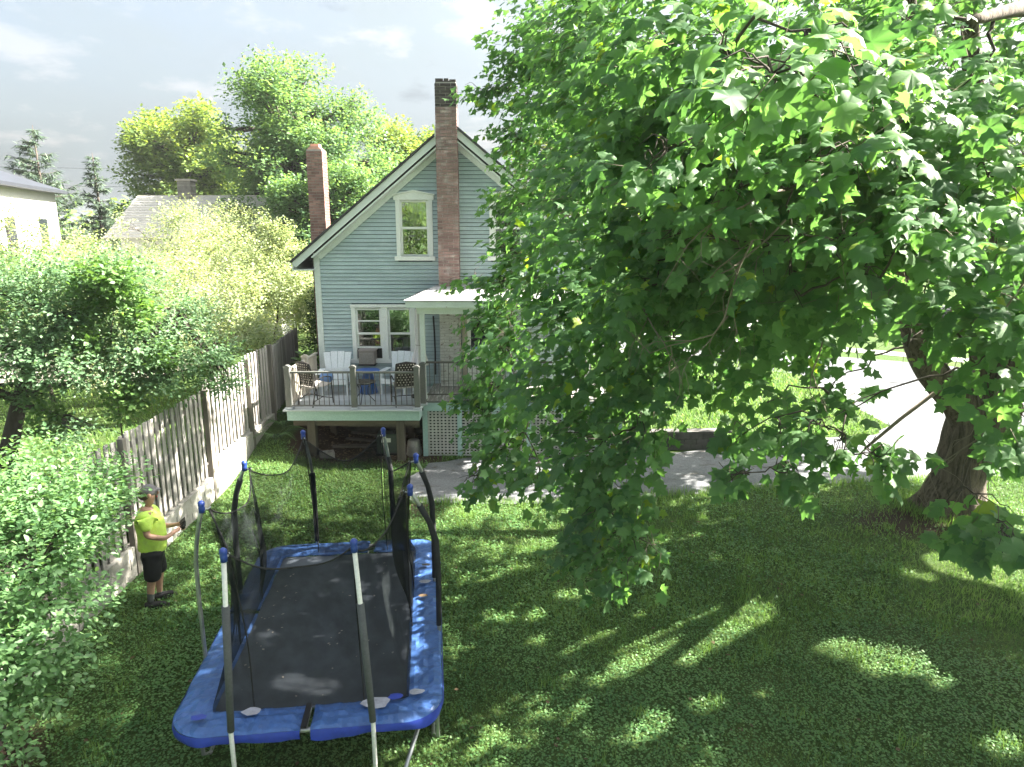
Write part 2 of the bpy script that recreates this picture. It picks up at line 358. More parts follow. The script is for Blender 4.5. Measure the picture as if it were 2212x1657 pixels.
mt['ac'] = mat('ac_grille', (.27, .235, .22), .6, .1, bump=.05)
mt['skin'] = mat('skin', (.46, .27, .20), .5, .08, bump=.03)
mt['hiviz'] = mat('yellow_green_shirt', (.60, .84, .14), .75, .10, (6, 6, 6), .9, 14, col2=(.62, .80, .25), thr=(.5, .8))
mt['shorts'] = mat('black_shorts', (.012, .013, .016), .8, .25, bump=.15)
mt['shoe'] = mat('dark_shoe', (.022, .021, .022), .6, .2, bump=.15)
mt['sock'] = mat('grey_sock', (.10, .11, .11), .9, .2, bump=.2)
mt['capcloth'] = mat('grey_cap', (.17, .16, .17), .85, .15, bump=.1)
mt['hair'] = mat('brown_hair', (.07, .05, .035), .7, .2, bump=.2)
mt['util'] = mat('green_box', (.055, .075, .062), .6, .15, bump=.05)
mt['paper'] = mat('white_label', (.62, .63, .6), .7, .05, bump=0)
mt['stone'] = mat('grey_stone', (.20, .19, .18), .9, .25, (5, 5, 5), .4, 30, rnd=.2)
mt['darkwall'] = mat('foundation_stone', (.055, .05, .045), .95, .3, (3, 3, 5), .5, 15)
mt['dark_stone'] = mat('dark_rough_stone', (.10, .095, .09), .9, .3, (4, 4, 5), .5, 20, rnd=.2)
mt['debris'] = mat('dead_leaves', (.12, .085, .05), .9, .3, bump=0)
mt['metalroof'] = mat('dark_metal_roof', (.055, .06, .075), .45, .1, bump=0, metal=.3)
mt['nwall'] = mat('neighbour_white_wall', (.50, .50, .47), .7, .05, bump=.05)
mt['nroof'] = mat('neighbour_grey_roof', (.54, .51, .47), .9, .12, (.4, 8, 8), .3, 30, rnd=.06)
mt['wire'] = mat('wire', (.10, .11, .13), .6, 0, bump=0)
mt['car_white'] = mat('silver_car_paint', (.6, .61, .63), .25, .02, bump=0, spec=.5)
mt['car_dark'] = mat('dark_car_paint', (.05, .055, .06), .25, .02, bump=0, spec=.5)
mt['tyre'] = mat('tyre_rubber', (.02, .02, .02), .8, .1, bump=.1)
mt['carglass'] = mat('car_glass', (.02, .025, .03), .08, 0, bump=0, spec=.6)
mt['red'] = mat('red_petals', (.5, .03, .05), .6, .1, bump=0)
mt['yellow'] = mat('yellow_petals', (.6, .45, .04), .6, .1, bump=0)
mt['ground'] = ground_mat('lawn_soil', (.026, .052, .015), (.085, .135, .038), (.11, .13, .04), (.050, .036, .026))
mt['grass'] = leaf_mat('grass_blades', (.062, .138, .040), (.20, .305, .092), (1.6, 1.7, .9), .35, .5, .2)
mt['clover'] = leaf_mat('clover_leaves', (.060, .150, .052), (.17, .295, .105), (1.5, 1.6, 1.0), .32, .5, .25)
mt['maple'] = leaf_mat('maple_leaves', (.048, .110, .054), (.125, .222, .092), (2.25, 2.6, 1.05), .42, .5, .2, c2=(.16, .22, .03))
mt['bush'] = leaf_mat('bush_leaves', (.085, .185, .078), (.18, .31, .13), (1.8, 1.7, 1.0), .38, .42, .4)
mt['lefttree'] = leaf_mat('grey_green_leaves', (.080, .16, .082), (.18, .28, .15), (1.7, 1.7, .9), .38, .45, .35)
mt['pale'] = leaf_mat('pale_shrub_leaves', (.19, .26, .125), (.40, .46, .28), (1.5, 1.4, .8), .40, .5, .25, c2=(.55, .52, .45))
mt['dshrub'] = leaf_mat('dark_shrub_leaves', (.018, .045, .016), (.05, .095, .03), (1.8, 1.8, .8), .35, .45, .3)
mt['far_a'] = leaf_mat('bright_maple_leaves', (.075, .155, .08), (.185, .29, .14), (2.0, 1.9, .8), .42, .5, .25)
mt['far_b'] = leaf_mat('yellowing_leaves', (.085, .155, .055), (.235, .31, .10), (2.0, 1.8, .7), .42, .5, .25)
mt['far_c'] = leaf_mat('far_green_leaves', (.075, .15, .055), (.20, .29, .10), (2.0, 1.9, .8), .40, .5, .25)
mt['needle'] = leaf_mat('spruce_needles', (.07, .115, .09), (.16, .21, .145), (1.2, 1.2, 1.0), .3, .6, .2)
mt['ivy'] = leaf_mat('vine_leaves', (.07, .15, .045), (.15, .25, .085), (1.8, 1.8, .8), .4, .4, .35)

# ================================================================ ground, driveway, street
FX = [(-40, -5.4), (2, -5.75), (9.16, -5.93), (13.1, -6.04), (15, -6.09), (17.1, -6.15), (21, -6.7), (60, -9.0)]
def fence_x(y): return float(np.interp(y, [p[0] for p in FX], [p[1] for p in FX]))
def sstep(a, b, x):
    t = min(max((x - a) / (b - a), 0.), 1.); return t * t * (3 - 2 * t)
def ground_z(x, y):
    f = fence_x(y)
    if x < f - .12: return .72 + .05 * math.sin(x * .7) + .04 * math.sin(y * .9)
    z = .52 * sstep(13.4, 17.0, y) * sstep(-4.0, -5.5, x)
    if y > 13: return z
    return z + .10 * math.exp(-((x - 8.5) ** 2 + (y - 12.2) ** 2) / 1.6)          # root mound of the maple
def dirt_amt(x, y):
    d = sstep(15.0, 15.7, y) * sstep(-5.6, -5.0, x) * sstep(-1.2, -2.0, x)                     # bare soil below the deck
    d = max(d, .95 * math.exp(-(((x - 7.6) / 1.5) ** 2 + ((y - 11.9) / .8) ** 2)))                # worn soil at the roots
    d = max(d, .8 * math.exp(-((x + 5.3) ** 2 / .4 + (y - 6.0) ** 2 / .6)))                       # under the bush
    d = max(d, .75 * math.exp(-(((x + 1.8) / .7) ** 2 + ((y - 13.3) / 1.3) ** 2)))
    return d
gx = np.array([-600, -250, -120, -60, -30, -18, -12, -9, -8] + list(np.arange(-7.2, 10.2, .14)) + [11, 13, 16, 20, 26, 34, 50, 80, 150, 300, 600])
gy = np.array([-400, -120, -40, -12, -3, 1] + list(np.arange(3, 18.2, .14)) + [19, 20, 22, 25, 30, 36, 44, 60, 90, 150, 300, 800])
XX, YY = np.meshgrid(gx, gy)
ZZ = np.array([[ground_z(a, b) for a in gx] for b in gy])
V = np.stack([XX.ravel(), YY.ravel(), ZZ.ravel()], 1)
nx_ = len(gx); ii = np.arange(len(gy) - 1)[:, None] * nx_ + np.arange(nx_ - 1)[None, :]
Fq = np.stack([ii, ii + 1, ii + 1 + nx_, ii + nx_], -1).reshape(-1, 4)
gme = rawmesh('lawn', V, Fq)
at = gme.attributes.new('dirt', 'FLOAT', 'POINT'); at.data.foreach_set('value', np.array([[dirt_amt(a, b) for a in gx] for b in gy], dtype=np.float32).ravel())
gme.polygons.foreach_set('use_smooth', [True] * len(gme.polygons))
lawn = link('lawn', gme, mt['ground']); lawn['kind'] = 'structure'

def sheet(name, pts, z, m, jag=.0, step=.25):
    """flat outline with a slightly crumbled edge"""
    out = []
    for i, p in enumerate(pts):
        q = pts[(i + 1) % len(pts)]; d = math.dist(p, q); n = max(1, int(d / step)) if jag else 1
        for k in range(n):
            t = k / n; x = p[0] + (q[0] - p[0]) * t; y = p[1] + (q[1] - p[1]) * t
            out.append((x + random.uniform(-jag, jag), y + random.uniform(-jag, jag), z))
    bm = bmesh.new(); f = bm.faces.new([bm.verts.new(p) for p in out]); bmesh.ops.triangulate(bm, faces=[f])
    bmesh.ops.recalc_face_normals(bm, faces=bm.faces)
    for f in bm.faces:
        if f.normal.z < 0: f.normal_flip()
    me = bpy.data.meshes.new(name); bm.to_mesh(me); bm.free()
    o = link(name, me, m); o['kind'] = 'structure'; return o
DRIVE = [(-2.05, 12.95), (-.6, 12.86), (.86, 12.84), (3.54, 13.33), (6.84, 13.94), (9.32, 14.27), (14, 14.7), (22, 15.0), (34, 15.2),
         (34, 16.8), (22, 20.4), (17.6, 22.0), (14.16, 23.75), (12.0, 24.9), (10.9, 25.5), (10.42, 21.9), (10.5, 18.5), (9.6, 17.6), (6.33, 17.0), (5.1, 16.45), (3.4, 15.95), (2.7, 15.75), (-1.0, 15.72), (-1.9, 15.3), (-2.3, 14.2)]
sheet('driveway', DRIVE, .012, mt['drive'], .045)
sheet('street', [(-2, 32.4), (4, 29.6), (8, 27.2), (12, 24.95), (14.16, 23.8), (17.6, 22.05), (22, 20.45), (34, 16.85), (60, 9), (60, 14), (34, 20.8), (24, 23.6), (19, 26.0), (16, 28.2), (12, 30.4), (6, 33.4), (-2, 37.2)], .016, mt['street'])
sheet('sidewalk', [(-2, 39.2), (6, 35.3), (12, 32.2), (16, 29.9), (19, 27.6), (24, 25.0), (34, 22.2), (60, 15.4), (60, 16.8), (34, 23.6), (24, 26.4), (19, 29.0), (16, 31.3), (12, 33.6), (6, 36.7), (-2, 40.6)], .02, mt['walk'])
sheet('far_driveway', [(8, 38.5), (30, 33.5), (44, 31), (44, 37), (30, 39.5), (8, 44)], .018, mt['walk'])
sheet('neighbour_driveway', [(-60, 19.6), (-11.5, 20.2), (-10.2, 23.5), (-12, 25.5), (-60, 26)], .86, mt['gravel'], .08)

# low dark retaining wall that holds the raised bed beyond the driveway
rw = empty('retaining_wall', (4.1, 16.35, 0), 0, 'low dark stone retaining wall along the far side of the driveway under the maple', 'wall')
for k in range(9):
    for c in range(3):
        x0 = -1.5 + k * .3 + (.15 if c % 2 else 0); piece('block', mt['dark_stone'], rw, x0, x0 + .288, -.1 + .06 * k * .3, .1 + .06 * k * .3, c * .14, c * .14 + .132, (0, 0, R(3)))
MB().bar((-1.55, 0, .45), (1.30, .16, .45), .3, .05).build('coping', mt['dark_stone'], rw)

# ================================================================ house
HY = 17.8                                     # plane of the rear gable wall
PX, PZ, SL = -1.48, 7.8, .822                 # ridge position and roof slope
def roof_z(x): return PZ - SL * abs(x - PX)
XL, XR = -5.0, 2.04
house = empty('house', ((XL + XR) / 2, HY, 0), 0, 'pale blue clapboard house with steep gable, brick chimneys and rear porch', 'house')
hx, hy = house.location.x, house.location.y
def HB(*a): return a[0]-hx, a[1]-hx, a[2]-hy, a[3]-hy, a[4], a[5]

# wall body: gable shape with real openings for the windows
def wall_mesh():
    xs = sorted({XL, XR, PX, -4.06, -2.58, -2.86, -2.04, -1.83, -1.30, -.52, .30, -1.20, -.30})
    zs_open = [(-4.06, -2.58, 2.0, 3.36), (-2.86, -2.04, 4.66, 6.02), (-.52, .30, 4.66, 6.02), (-1.20, -.30, 1.42, 3.2)]
    m = MB()
    for a, b in zip(xs[:-1], xs[1:]):
        mid = (a + b) / 2; ops = sorted([(o[2], o[3]) for o in zs_open if o[0] - 1e-6 <= a and b <= o[1] + 1e-6])
        z = 0.2
        for lo, hi in ops:
            m.box(*HB(a, b, HY, HY + .18, z, lo)); z = hi
        ta, tb = roof_z(a) - .16, roof_z(b) - .16
        m.prism([(a - hx, z), (b - hx, z), (b - hx, tb), (a - hx, ta)], 'y', 0, .18)
    # side and back walls, floor slabs
    m.box(*HB(XL, XL + .18, HY + .18, HY + 9, .2, roof_z(XL) - .16)); m.box(*HB(XR - .18, XR, HY + .18, HY + 9, .2, roof_z(XR) - .16))
    m.prism([(XL + .18 - hx, .2), (XR - .18 - hx, .2), (XR - .18 - hx, roof_z(XR - .18) - .16), (PX - hx, PZ - .16), (XL + .18 - hx, roof_z(XL + .18) - .16)], 'y', 8.82, 9)
    return m
wall_mesh().build('wall', mt['gap_shade'], house)
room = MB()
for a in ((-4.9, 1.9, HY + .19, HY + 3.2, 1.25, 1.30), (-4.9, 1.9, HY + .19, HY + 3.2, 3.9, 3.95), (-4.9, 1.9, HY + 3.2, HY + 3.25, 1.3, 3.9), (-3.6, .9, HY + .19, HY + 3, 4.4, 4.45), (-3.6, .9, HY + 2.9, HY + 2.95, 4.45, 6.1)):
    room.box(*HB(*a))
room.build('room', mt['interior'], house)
MB().box(*HB(XL + .05, XR - .05, HY + .25, HY + 8.9, -.3, .22)).box(*HB(XL, XR, HY + .02, HY + .25, -.3, 1.34)).build('foundation', mt['darkwall'], house)

# clapboards, one board at a time, cut round trim, windows and chimney
EXPO = .096
cuts = [(-4.12, -2.51, 1.9, 3.45), (-2.88, -2.01, 4.54, 6.15), (-.54, .33, 4.54, 6.15), (-1.80, -1.33, 0, 9), (-1.28, -.21, 1.3, 3.29)]
z = 1.36; row = 0
while z < PZ - .5:
    zt = z + EXPO - .012  # gap below the next board shows the dark backing as a shadow line
    half = (PZ - .26 - zt) / SL
    a, b = max(XL + .13, PX - half), min(XR - .13, PX + half)
    segs = [(a, b)]
    for c in cuts:
        if c[2] < z + .02 and c[3] > zt - .02:
            ns = []
            for s0, s1 in segs:
                if c[1] <= s0 or c[0] >= s1: ns.append((s0, s1)); continue
                if c[0] > s0: ns.append((s0, c[0]))
                if c[1] < s1: ns.append((c[1], s1))
            segs = ns
    for s0, s1 in segs:
        if s1 - s0 < .05: continue
        parts = [(s0, s1)]
        if s1 - s0 > 2.2 and row % 3 == 0:
            cut = s0 + (s1 - s0) * random.uniform(.3, .7); parts = [(s0, cut - .002), (cut + .002, s1)]
        for p0, p1 in parts:
            jit = random.uniform(-.0025, .0025); dz = random.uniform(-.002, .002)
            me = MB().prism([(-.034 + jit, z + dz), (.004, z + dz), (.004, zt), (-.012, zt)], 'x', p0 - hx, p1 - hx).mesh('clapboard')
            link('clapboard', me, mt['siding'], house)
    z += EXPO; row += 1
# corner boards
for x0, x1 in ((XL - .02, XL + .13), (XR - .13, XR + .02)):
    piece('corner_board', mt['trim'], house, *HB(x0, x1, HY - .045, HY + .02, 1.36, roof_z((x0 + x1) / 2) - .22))
piece('corner_board', mt['trim'], house, *HB(XL - .022, XL - .002, HY + .021, HY + .14, 1.36, 4.5))
piece('belt_board', mt['teal_trim'], house, *HB(XL, XR, HY - .04, HY + .02, 1.16, 1.355))
# roof slabs, rake boards, soffit
YF = HY - .36
for s in (-1, 1):
    xe = PX + s * 4.0; nz = 1 / math.hypot(1, SL); nxx = s * SL / math.hypot(1, SL)
    def P2(x, off): return (x - hx + nxx * off, roof_z(x) + nz * off)
    MB().prism([P2(PX, .0), P2(xe, .0), P2(xe, .045), (PX - hx, PZ + .06)], 'y', -.42, 9.3).build('roof', mt['roof'], house)
    MB().prism([(PX - hx, PZ - .01), P2(xe, -.005), P2(xe, -.155), (PX - hx, PZ - .205)], 'y', -.36, -.325).build('rake_board', mt['trim'], house)
    MB().prism([(PX - hx, PZ - .262), P2(xe - s * .35, -.20), P2(xe - s * .35, -.235), (PX - hx, PZ - .305)], 'y', -.324, 0).build('soffit', mt['trim'], house)
    MB().prism([(PX - hx, PZ - .31), P2(xe - s * .42, -.236), P2(xe - s * .42, -.365), (PX - hx, PZ - .46)], 'y', -.075, -.040).build('frieze_board', mt['trim'], house)
    x0, x1 = sorted((xe, xe - s * .03)); MB().box(*HB(x0, x1, YF + .04, HY + 9.2, roof_z(xe) - .2, roof_z(xe))).build('fascia', mt['trim'], house)
    x0, x1 = sorted((xe - s * .03, XL if s < 0 else XR)); MB().box(*HB(x0, x1, YF + .04, HY + 9.2, roof_z(xe) - .2, roof_z(xe) - .17)).build('eave_soffit', mt['trim'], house)
MB().bar((PX - hx, -.42, PZ + .07), (PX - hx, 9.3, PZ + .07), .22, .035).build('ridge_cap', mt['roof'], house)

# chimneys: brick by brick on the faces in view
def chimney(x0, x1, y0, y1, z0, z1, white_to, soot_from, right_bricks, cap):
    ch = MB().box(*HB(x0 + .012, x1 - .012, y0 + .012, y1, z0, z1 - .01)).build('chimney', mt['mortar'], house)
    H = .0745; n = int((z1 - z0) / H); side = MB(); soot_side = MB()
    for r in range(n):
        za, zb = z0 + r * H, z0 + r * H + H - .011
        lean = 0
        m = mt['brick_soot'] if za > soot_from else (mt['brick_white'] if za < white_to else cap['mat'])
        wdt = x1 - x0; g = .009
        if r % 2 == 0: xs = [(x0, x0 + wdt * .5 - g / 2), (x0 + wdt * .5 + g / 2, x1)]
        else: xs = [(x0, x0 + wdt * .25 - g / 2), (x0 + wdt * .25 + g / 2, x0 + wdt * .75 - g / 2), (x0 + wdt * .75 + g / 2, x1)]
        for a, b in xs:
            j = random.uniform(-.004, .004); e = random.uniform(0, .003)
            if za < 3.3 and za > 0 and white_to > 3: side_target = None
            piece('brick', m, ch, *HB(a + e, b - e, y0 + j, y0 + .10, za + e, zb))
        yy = [(y0 + .104, y0 + .26), (y0 + .27, y1)] if r % 2 else [(y0 + .104, y0 + .19), (y0 + .2, y1)]
        for k, (a, b) in enumerate(yy):
            (soot_side if za > soot_from else side).box(*HB(x1 - .1, x1 + random.uniform(-.003, .003), a, b, za, zb)).box(*HB(x0 + random.uniform(-.003, .003), x0 + .1, a, b, za, zb))
    tag(side.build('side_bricks', cap['mat'], ch), kind='stuff')
    if soot_side.v: tag(soot_side.build('side_bricks', mt['brick_soot'], ch), kind='stuff')
    return ch
c1 = chimney(-1.82, -1.31, HY - .46, HY - .03, 3.9, 8.70, 0, 8.08, False, dict(mat=mt['brick_old']))
MB().box(*HB(-1.78, -1.35, HY - .42, HY - .07, 8.68, 8.72)).build('crown', mt['mortar_dark'], c1)
# broken rim bricks on top
for a in ((-1.80, -1.62), (-1.60, -1.49), (-1.47, -1.32)):
    piece('brick', mt['brick_soot'], c1, *HB(a[0], a[1], HY - .455, HY - .36, 8.70, 8.70 + random.uniform(.04, .075)))
piece('flashing', mt['white'], c1, *HB(-1.845, -1.80, HY - .44, HY - .1, 7.46, 7.72))
c2 = chimney(-5.46, -5.03, 19.2, 19.68, 4.6, 7.40, 0, 99, True, dict(mat=mt['brick']))
MB().prism([(-5.44 - hx, 7.395), (-5.05 - hx, 7.395), (-5.14 - hx, 7.47), (-5.35 - hx, 7.47)], 'y', 19.24 - hy, 19.62 - hy).build('crown', mt['flue'], c2)
MB().box(*HB(-5.36, -5.13, 19.3, 19.54, 7.47, 7.54)).build('flue', mt['flue'], c2)
# lower stacks: the left one runs down outside the wall, the rear one stands whitewashed on the porch
low = MB().box(*HB(-5.45, -5.01, 19.21, 19.67, .3, 4.6)); low.build('chimney_base', mt['mortar_dark'], house)
lb = MB(); zz = 1.0; r = 0
while zz < 4.55:
    o = .11 if r % 2 else 0
    for k in range(-1, 2):
        a = max(-5.46, -5.46 + o + k * .222); b = min(-5.02, a + .21)
        if b - a > .05: lb.box(*HB(a, b, 19.198, 19.25, zz, zz + .064))
    for k in range(3): lb.box(*HB(-5.465, -5.40, 19.21 + k * .16 + o * .5, 19.35 + k * .16, zz, zz + .064))
    zz += .0745; r += 1
tag(lb.build('base_bricks', mt['brick'], house), kind='stuff')
MB().box(*HB(-1.81, -1.32, HY - .44, HY - .03, 1.38, 3.9)).build('chimney_base', mt['mortar'], house)
wb = MB(); zz = 1.39; r = 0
while zz < 3.4:
    o = .12 if r % 2 else 0
    for k in range(-1, 3):
        a = max(-1.825, -1.825 + o + k * .245); b = min(-1.305, -1.825 + o + k * .245 + .235)
        if b - a > .04: wb.box(*HB(a, b, HY - .462 + random.uniform(-.005, .005), HY - .35, zz, zz + .066))
    zz += .0755; r += 1
tag(wb.build('base_bricks', mt['brick_white'], house), kind='stuff')

# windows
def window(x0, x1, z0, z1, cap=True, twin=False):
    """white double hung window set in its opening"""
    wn = MB()
    y0, y1 = HY - .05, HY + .12
    t = .105
    wn.box(*HB(x0 - t, x0, y0, y1, z0 - .04, z1 + (.0 if cap else .02))).box(*HB(x1, x1 + t, y0, y1, z0 - .04, z1 + (.0 if cap else .02)))
    if cap: wn.prism([(x0 - t - .04 - hx, z1), (x1 + t + .04 - hx, z1), (x1 + t + .045 - hx, z1 + .11), ((x0 + x1) / 2 - hx, z1 + .21), (x0 - t - .045 - hx, z1 + .11)], 'y', y0 - hy - .012, y1 - hy)
    else: wn.box(*HB(x0 - t - .02, x1 + t + .02, y0 - .012, y1, z1 + .02, z1 + .10))
    o = wn.build('window', mt['white'], house, bevel=.006)
    MB().box(*HB(x0 - t - .05, x1 + t + .05, y0 - .05, y1, z0 - .10, z0 + .004)).build('sill', mt['white'], o)
    if cap: MB().prism([(x0 - t - .07 - hx, z1 + .112), ((x0 + x1) / 2 - hx, z1 + .212), (x1 + t + .07 - hx, z1 + .112), (x1 + t + .07 - hx, z1 + .137), ((x0 + x1) / 2 - hx, z1 + .24), (x0 - t - .07 - hx, z1 + .137)], 'y', y0 - hy - .05, y1 - hy).build('head_moulding', mt['white'], o)
    return o
def sash(o, x0, x1, z0, z1, y, rails=(), fr=.05):
    m = MB().box(*HB(x0, x0 + fr, y, y + .035, z0, z1)).box(*HB(x1 - fr, x1, y, y + .035, z0, z1)).box(*HB(x0 + fr, x1 - fr, y, y + .035, z0, z0 + fr)).box(*HB(x0 + fr, x1 - fr, y, y + .035, z1 - fr, z1))
    for r in rails: m.box(*HB(x0 + fr, x1 - fr, y - .001, y + .036, r - .016, r + .016))
    m.build('sash', mt['white'], o)
    MB().box(*HB(x0 + fr - .004, x1 - fr + .004, y + .012, y + .018, z0 + fr - .004, z1 - fr + .004)).build('pane', mt['glass'], o)
w1 = window(-2.80, -2.09, 4.65, 6.03)
sash(w1, -2.80, -2.09, 5.33, 6.03, HY + .0); sash(w1, -2.80, -2.09, 4.65, 5.37, HY + .04)
# swagged curtain upstairs, and a round lace medallion behind the lower sash
cu = MB(); n = 15
for i in range(n + 1):
    t = i / n; x = -2.64 + .52 * t
    for zc_ in (5.99, 5.99 - .62 * math.sin(math.pi * (.12 + .88 * t)) ** .8): cu.v.append((x - hx, HY + .11 - hy + .018 * math.sin(i * 1.9), zc_))
cu.f = [(2*i, 2*i+1, 2*i+3, 2*i+2) for i in range(n)]
cu.build('curtain', mt['canvas'], w1)
w2 = window(-.46, .25, 4.65, 6.03)
sash(w2, -.46, .25, 5.33, 6.03, HY + .0); sash(w2, -.46, .25, 4.65, 5.37, HY + .04)
w3 = window(-4.03, -2.60, 2.02, 3.34, cap=False)
MB().box(*HB(-3.375, -3.205, HY - .045, HY + .12, 1.98, 3.36)).build('mullion', mt['white'], w3, bevel=.005)
sash(w3, -4.03, -3.375, 2.66, 3.34, HY, (3.01,)); sash(w3, -4.03, -3.375, 2.29, 2.70, HY + .04)
sash(w3, -3.205, -2.60, 2.66, 3.34, HY); sash(w3, -3.205, -2.60, 2.02, 2.70, HY + .04)
MB().box(*HB(-4.03, -3.375, HY + .045, HY + .06, 2.02, 2.29)).build('filler_panel', mt['black'], w3)
for x0, x1 in ((-3.98, -3.88), (-2.72, -2.62)):
    m = MB()
    for i in range(7):
        x = x0 + (x1 - x0) * i / 6; m.v += [(x - hx, .13 + .02 * (i % 2), 2.05), (x - hx, .13 + .02 * (i % 2), 3.33)]
    m.f = [(2*i, 2*i+1, 2*i+3, 2*i+2) for i in range(6)]; m.build('curtain', mt['cushion'], w3)
# lamp in the room
lamp = empty('table_lamp', (-2.80, HY + .75, 1.95), 0, 'pale table lamp standing inside the right pane of the rear window', 'lamp')
MB().lathe((0, 0, 0), [(.09, -.05), (.09, 0), (.03, .04), (.03, .22)], 12).build('base', mt['black'], lamp, True)
MB().lathe((0, 0, .22), [(.17, 0), (.13, .3)], 16).build('shade', mt['canvas'], lamp, True)
# glazed porch door with wide frame
pd = MB().box(*HB(-1.29, -1.16, HY - .06, HY + .12, 1.40, 3.30)).box(*HB(-.34, -.2, HY - .06, HY + .12, 1.40, 3.30)).box(*HB(-1.16, -.34, HY - .055, HY + .12, 3.18, 3.30)).build('porch_door', mt['rail_light'], house)
sash(pd, -1.16, -.34, 2.15, 3.18, HY + .01, fr=.09)
MB().box(*HB(-1.16, -.34, HY + .01, HY + .045, 1.42, 2.15)).build('panel', mt['white'], pd)
MB().tube([(-.42 - hx, -.04, 2.2), (-.42 - hx, .03, 2.2)], .03).build('handle', mt['black'], pd)
# black down-pipe hanging by the porch corner
MB().tube([(-2.02 - hx, -.10, 3.15), (-2.0 - hx, -.12, 2.8), (-1.99 - hx, -.11, 2.2), (-2.0 - hx, -.1, 1.62)], .022, 8).build('drain_pipe', mt['black'], house)

# window air conditioner: rests in the sash
ac = empty('air_conditioner', (-3.73, HY - .28, 1.90), 0, 'grey brown window air conditioner hanging out below the left sash', 'air conditioner')
MB().box(-.20, .20, -.06, .36, .03, .37).build('case', mt['ac'], ac, bevel=.012)
gm = MB()
for k in range(12): gm.box(-.175, .175, -.072, -.058, .055 + k * .0235, .055 + k * .0235 + .012)
gm.build('grille', mt['cushion'], ac); MB().box(-.23, .23, -.07, .38, .372, .395).build('top_panel', mt['ac'], ac); MB().box(-.22, .22, -.05, .36, .0, .028).build('base_pan', mt['black'], ac)

# ================================================================ porch (parts of the house)
PF, PY0 = 1.37, 15.85
for k in range(33):
    x0 = -2.06 + k * .1415; piece('floor_board', mt['porch_floor'], house, *HB(x0, x0 + .134, PY0, HY - .04, PF - .03, PF + random.uniform(-.003, .003)))
MB().box(*HB(-2.09, 2.6, PY0 - .05, PY0 - .012, PF - .24, PF - .034)).build('porch_fascia', mt['teal_trim'], house)
MB().box(*HB(-2.1, 2.6, PY0 - .07, PY0 - .01, PF - .031, PF + .002)).build('porch_nosing', mt['rail'], house)
for x in (-2.09, -.55, 1.0, 2.45):
    p = MB().box(*HB(x - .055, x + .055, 16.0, 16.11, PF, 3.40)).build('porch_post', mt['trim'], house, bevel=.008)
    MB().box(*HB(x - .07, x + .07, 15.985, 16.125, PF + .001, PF + .14)).build('base', mt['trim'], p)
    MB().box(*HB(x - .062, x + .062, 15.99, 16.12, PF + 1.02, PF + 1.05)).build('collar', mt['trim'], p)
MB().box(*HB(-2.2, 2.65, 15.96, 16.13, 3.40, 3.57)).build('porch_beam', mt['trim'], house, bevel=.006)
MB().box(*HB(-2.2, -2.06, 16.131, HY - .03, 3.41, 3.57)).build('porch_beam', mt['trim'], house)
MB().box(*HB(-2.42, 2.75, 15.72, 15.76, 3.575, 3.72)).build('porch_roof_fascia', mt['trim'], house)
MB().box(*HB(-2.42, -2.385, 15.76, HY - .03, 3.575, 3.72)).build('porch_roof_fascia', mt['trim'], house)
MB().box(*HB(-2.38, 2.75, 15.765, HY - .03, 3.572, 3.60)).build('porch_ceiling', mt['trim'], house)
pr = MB().add([(-2.44-hx, 15.7-hy, 3.725), (2.77-hx, 15.7-hy, 3.725), (2.1-hx, HY-.02-hy, 3.97), (-1.78-hx, HY-.02-hy, 3.97), (-2.44-hx, HY-.02-hy, 3.725), (2.77-hx, HY-.02-hy, 3.725)],
              [(0, 1, 2, 3), (0, 3, 4), (1, 5, 2), (0, 4, 5, 1), (4, 3, 2, 5)]).build('porch_roof', mt['roof'], house)
# shingle tabs on the front slope, the largest nearest the eave
nrow = 17
for r in range(nrow):
    t0, t1 = r / nrow, (r + 1) / nrow; y0, y1 = 15.69 + 2.1 * t0, 15.69 + 2.1 * t1 + .03; za, zb = 3.728 + .245 * t0 + .012, 3.728 + .245 * t1 + .006
    xa, xb = -2.45 + .66 * t0, 2.78 - .67 * t0; x = xa + random.uniform(-.2, 0)
    while x < xb:
        xn = x + .33
        a, b = max(x, xa), min(xn - .008, xb)
        if b - a > .04 and len([1 for c in house.children if c.name.startswith('shingle')]) < 280:
            me = MB().add([(a-hx, y0-hy, za-.008), (b-hx, y0-hy, za-.008), (b-hx, y1-hy, zb-.008), (a-hx, y1-hy, zb-.008), (a-hx, y0-hy, za), (b-hx, y0-hy, za), (b-hx, y1-hy, zb), (a-hx, y1-hy, zb)],
                          [(0,3,2,1),(4,5,6,7),(0,1,5,4),(1,2,6,5),(2,3,7,6),(3,0,4,7)]).mesh('shingle')
            link('shingle', me, mt['porch_shingle'], house)
        x = xn
# porch railing
MB().box(*HB(-2.03, 2.45, 16.03, 16.08, PF + .86, PF + .905)).box(*HB(-2.03, 2.45, 16.035, 16.075, PF + .09, PF + .12)).build('porch_rail', mt['baluster'], house)
for k in range(40):
    x = -1.95 + k * .112; piece('baluster', mt['rail'], house, *HB(x - .009, x + .009, 16.045, 16.063, PF + .12, PF + .86))
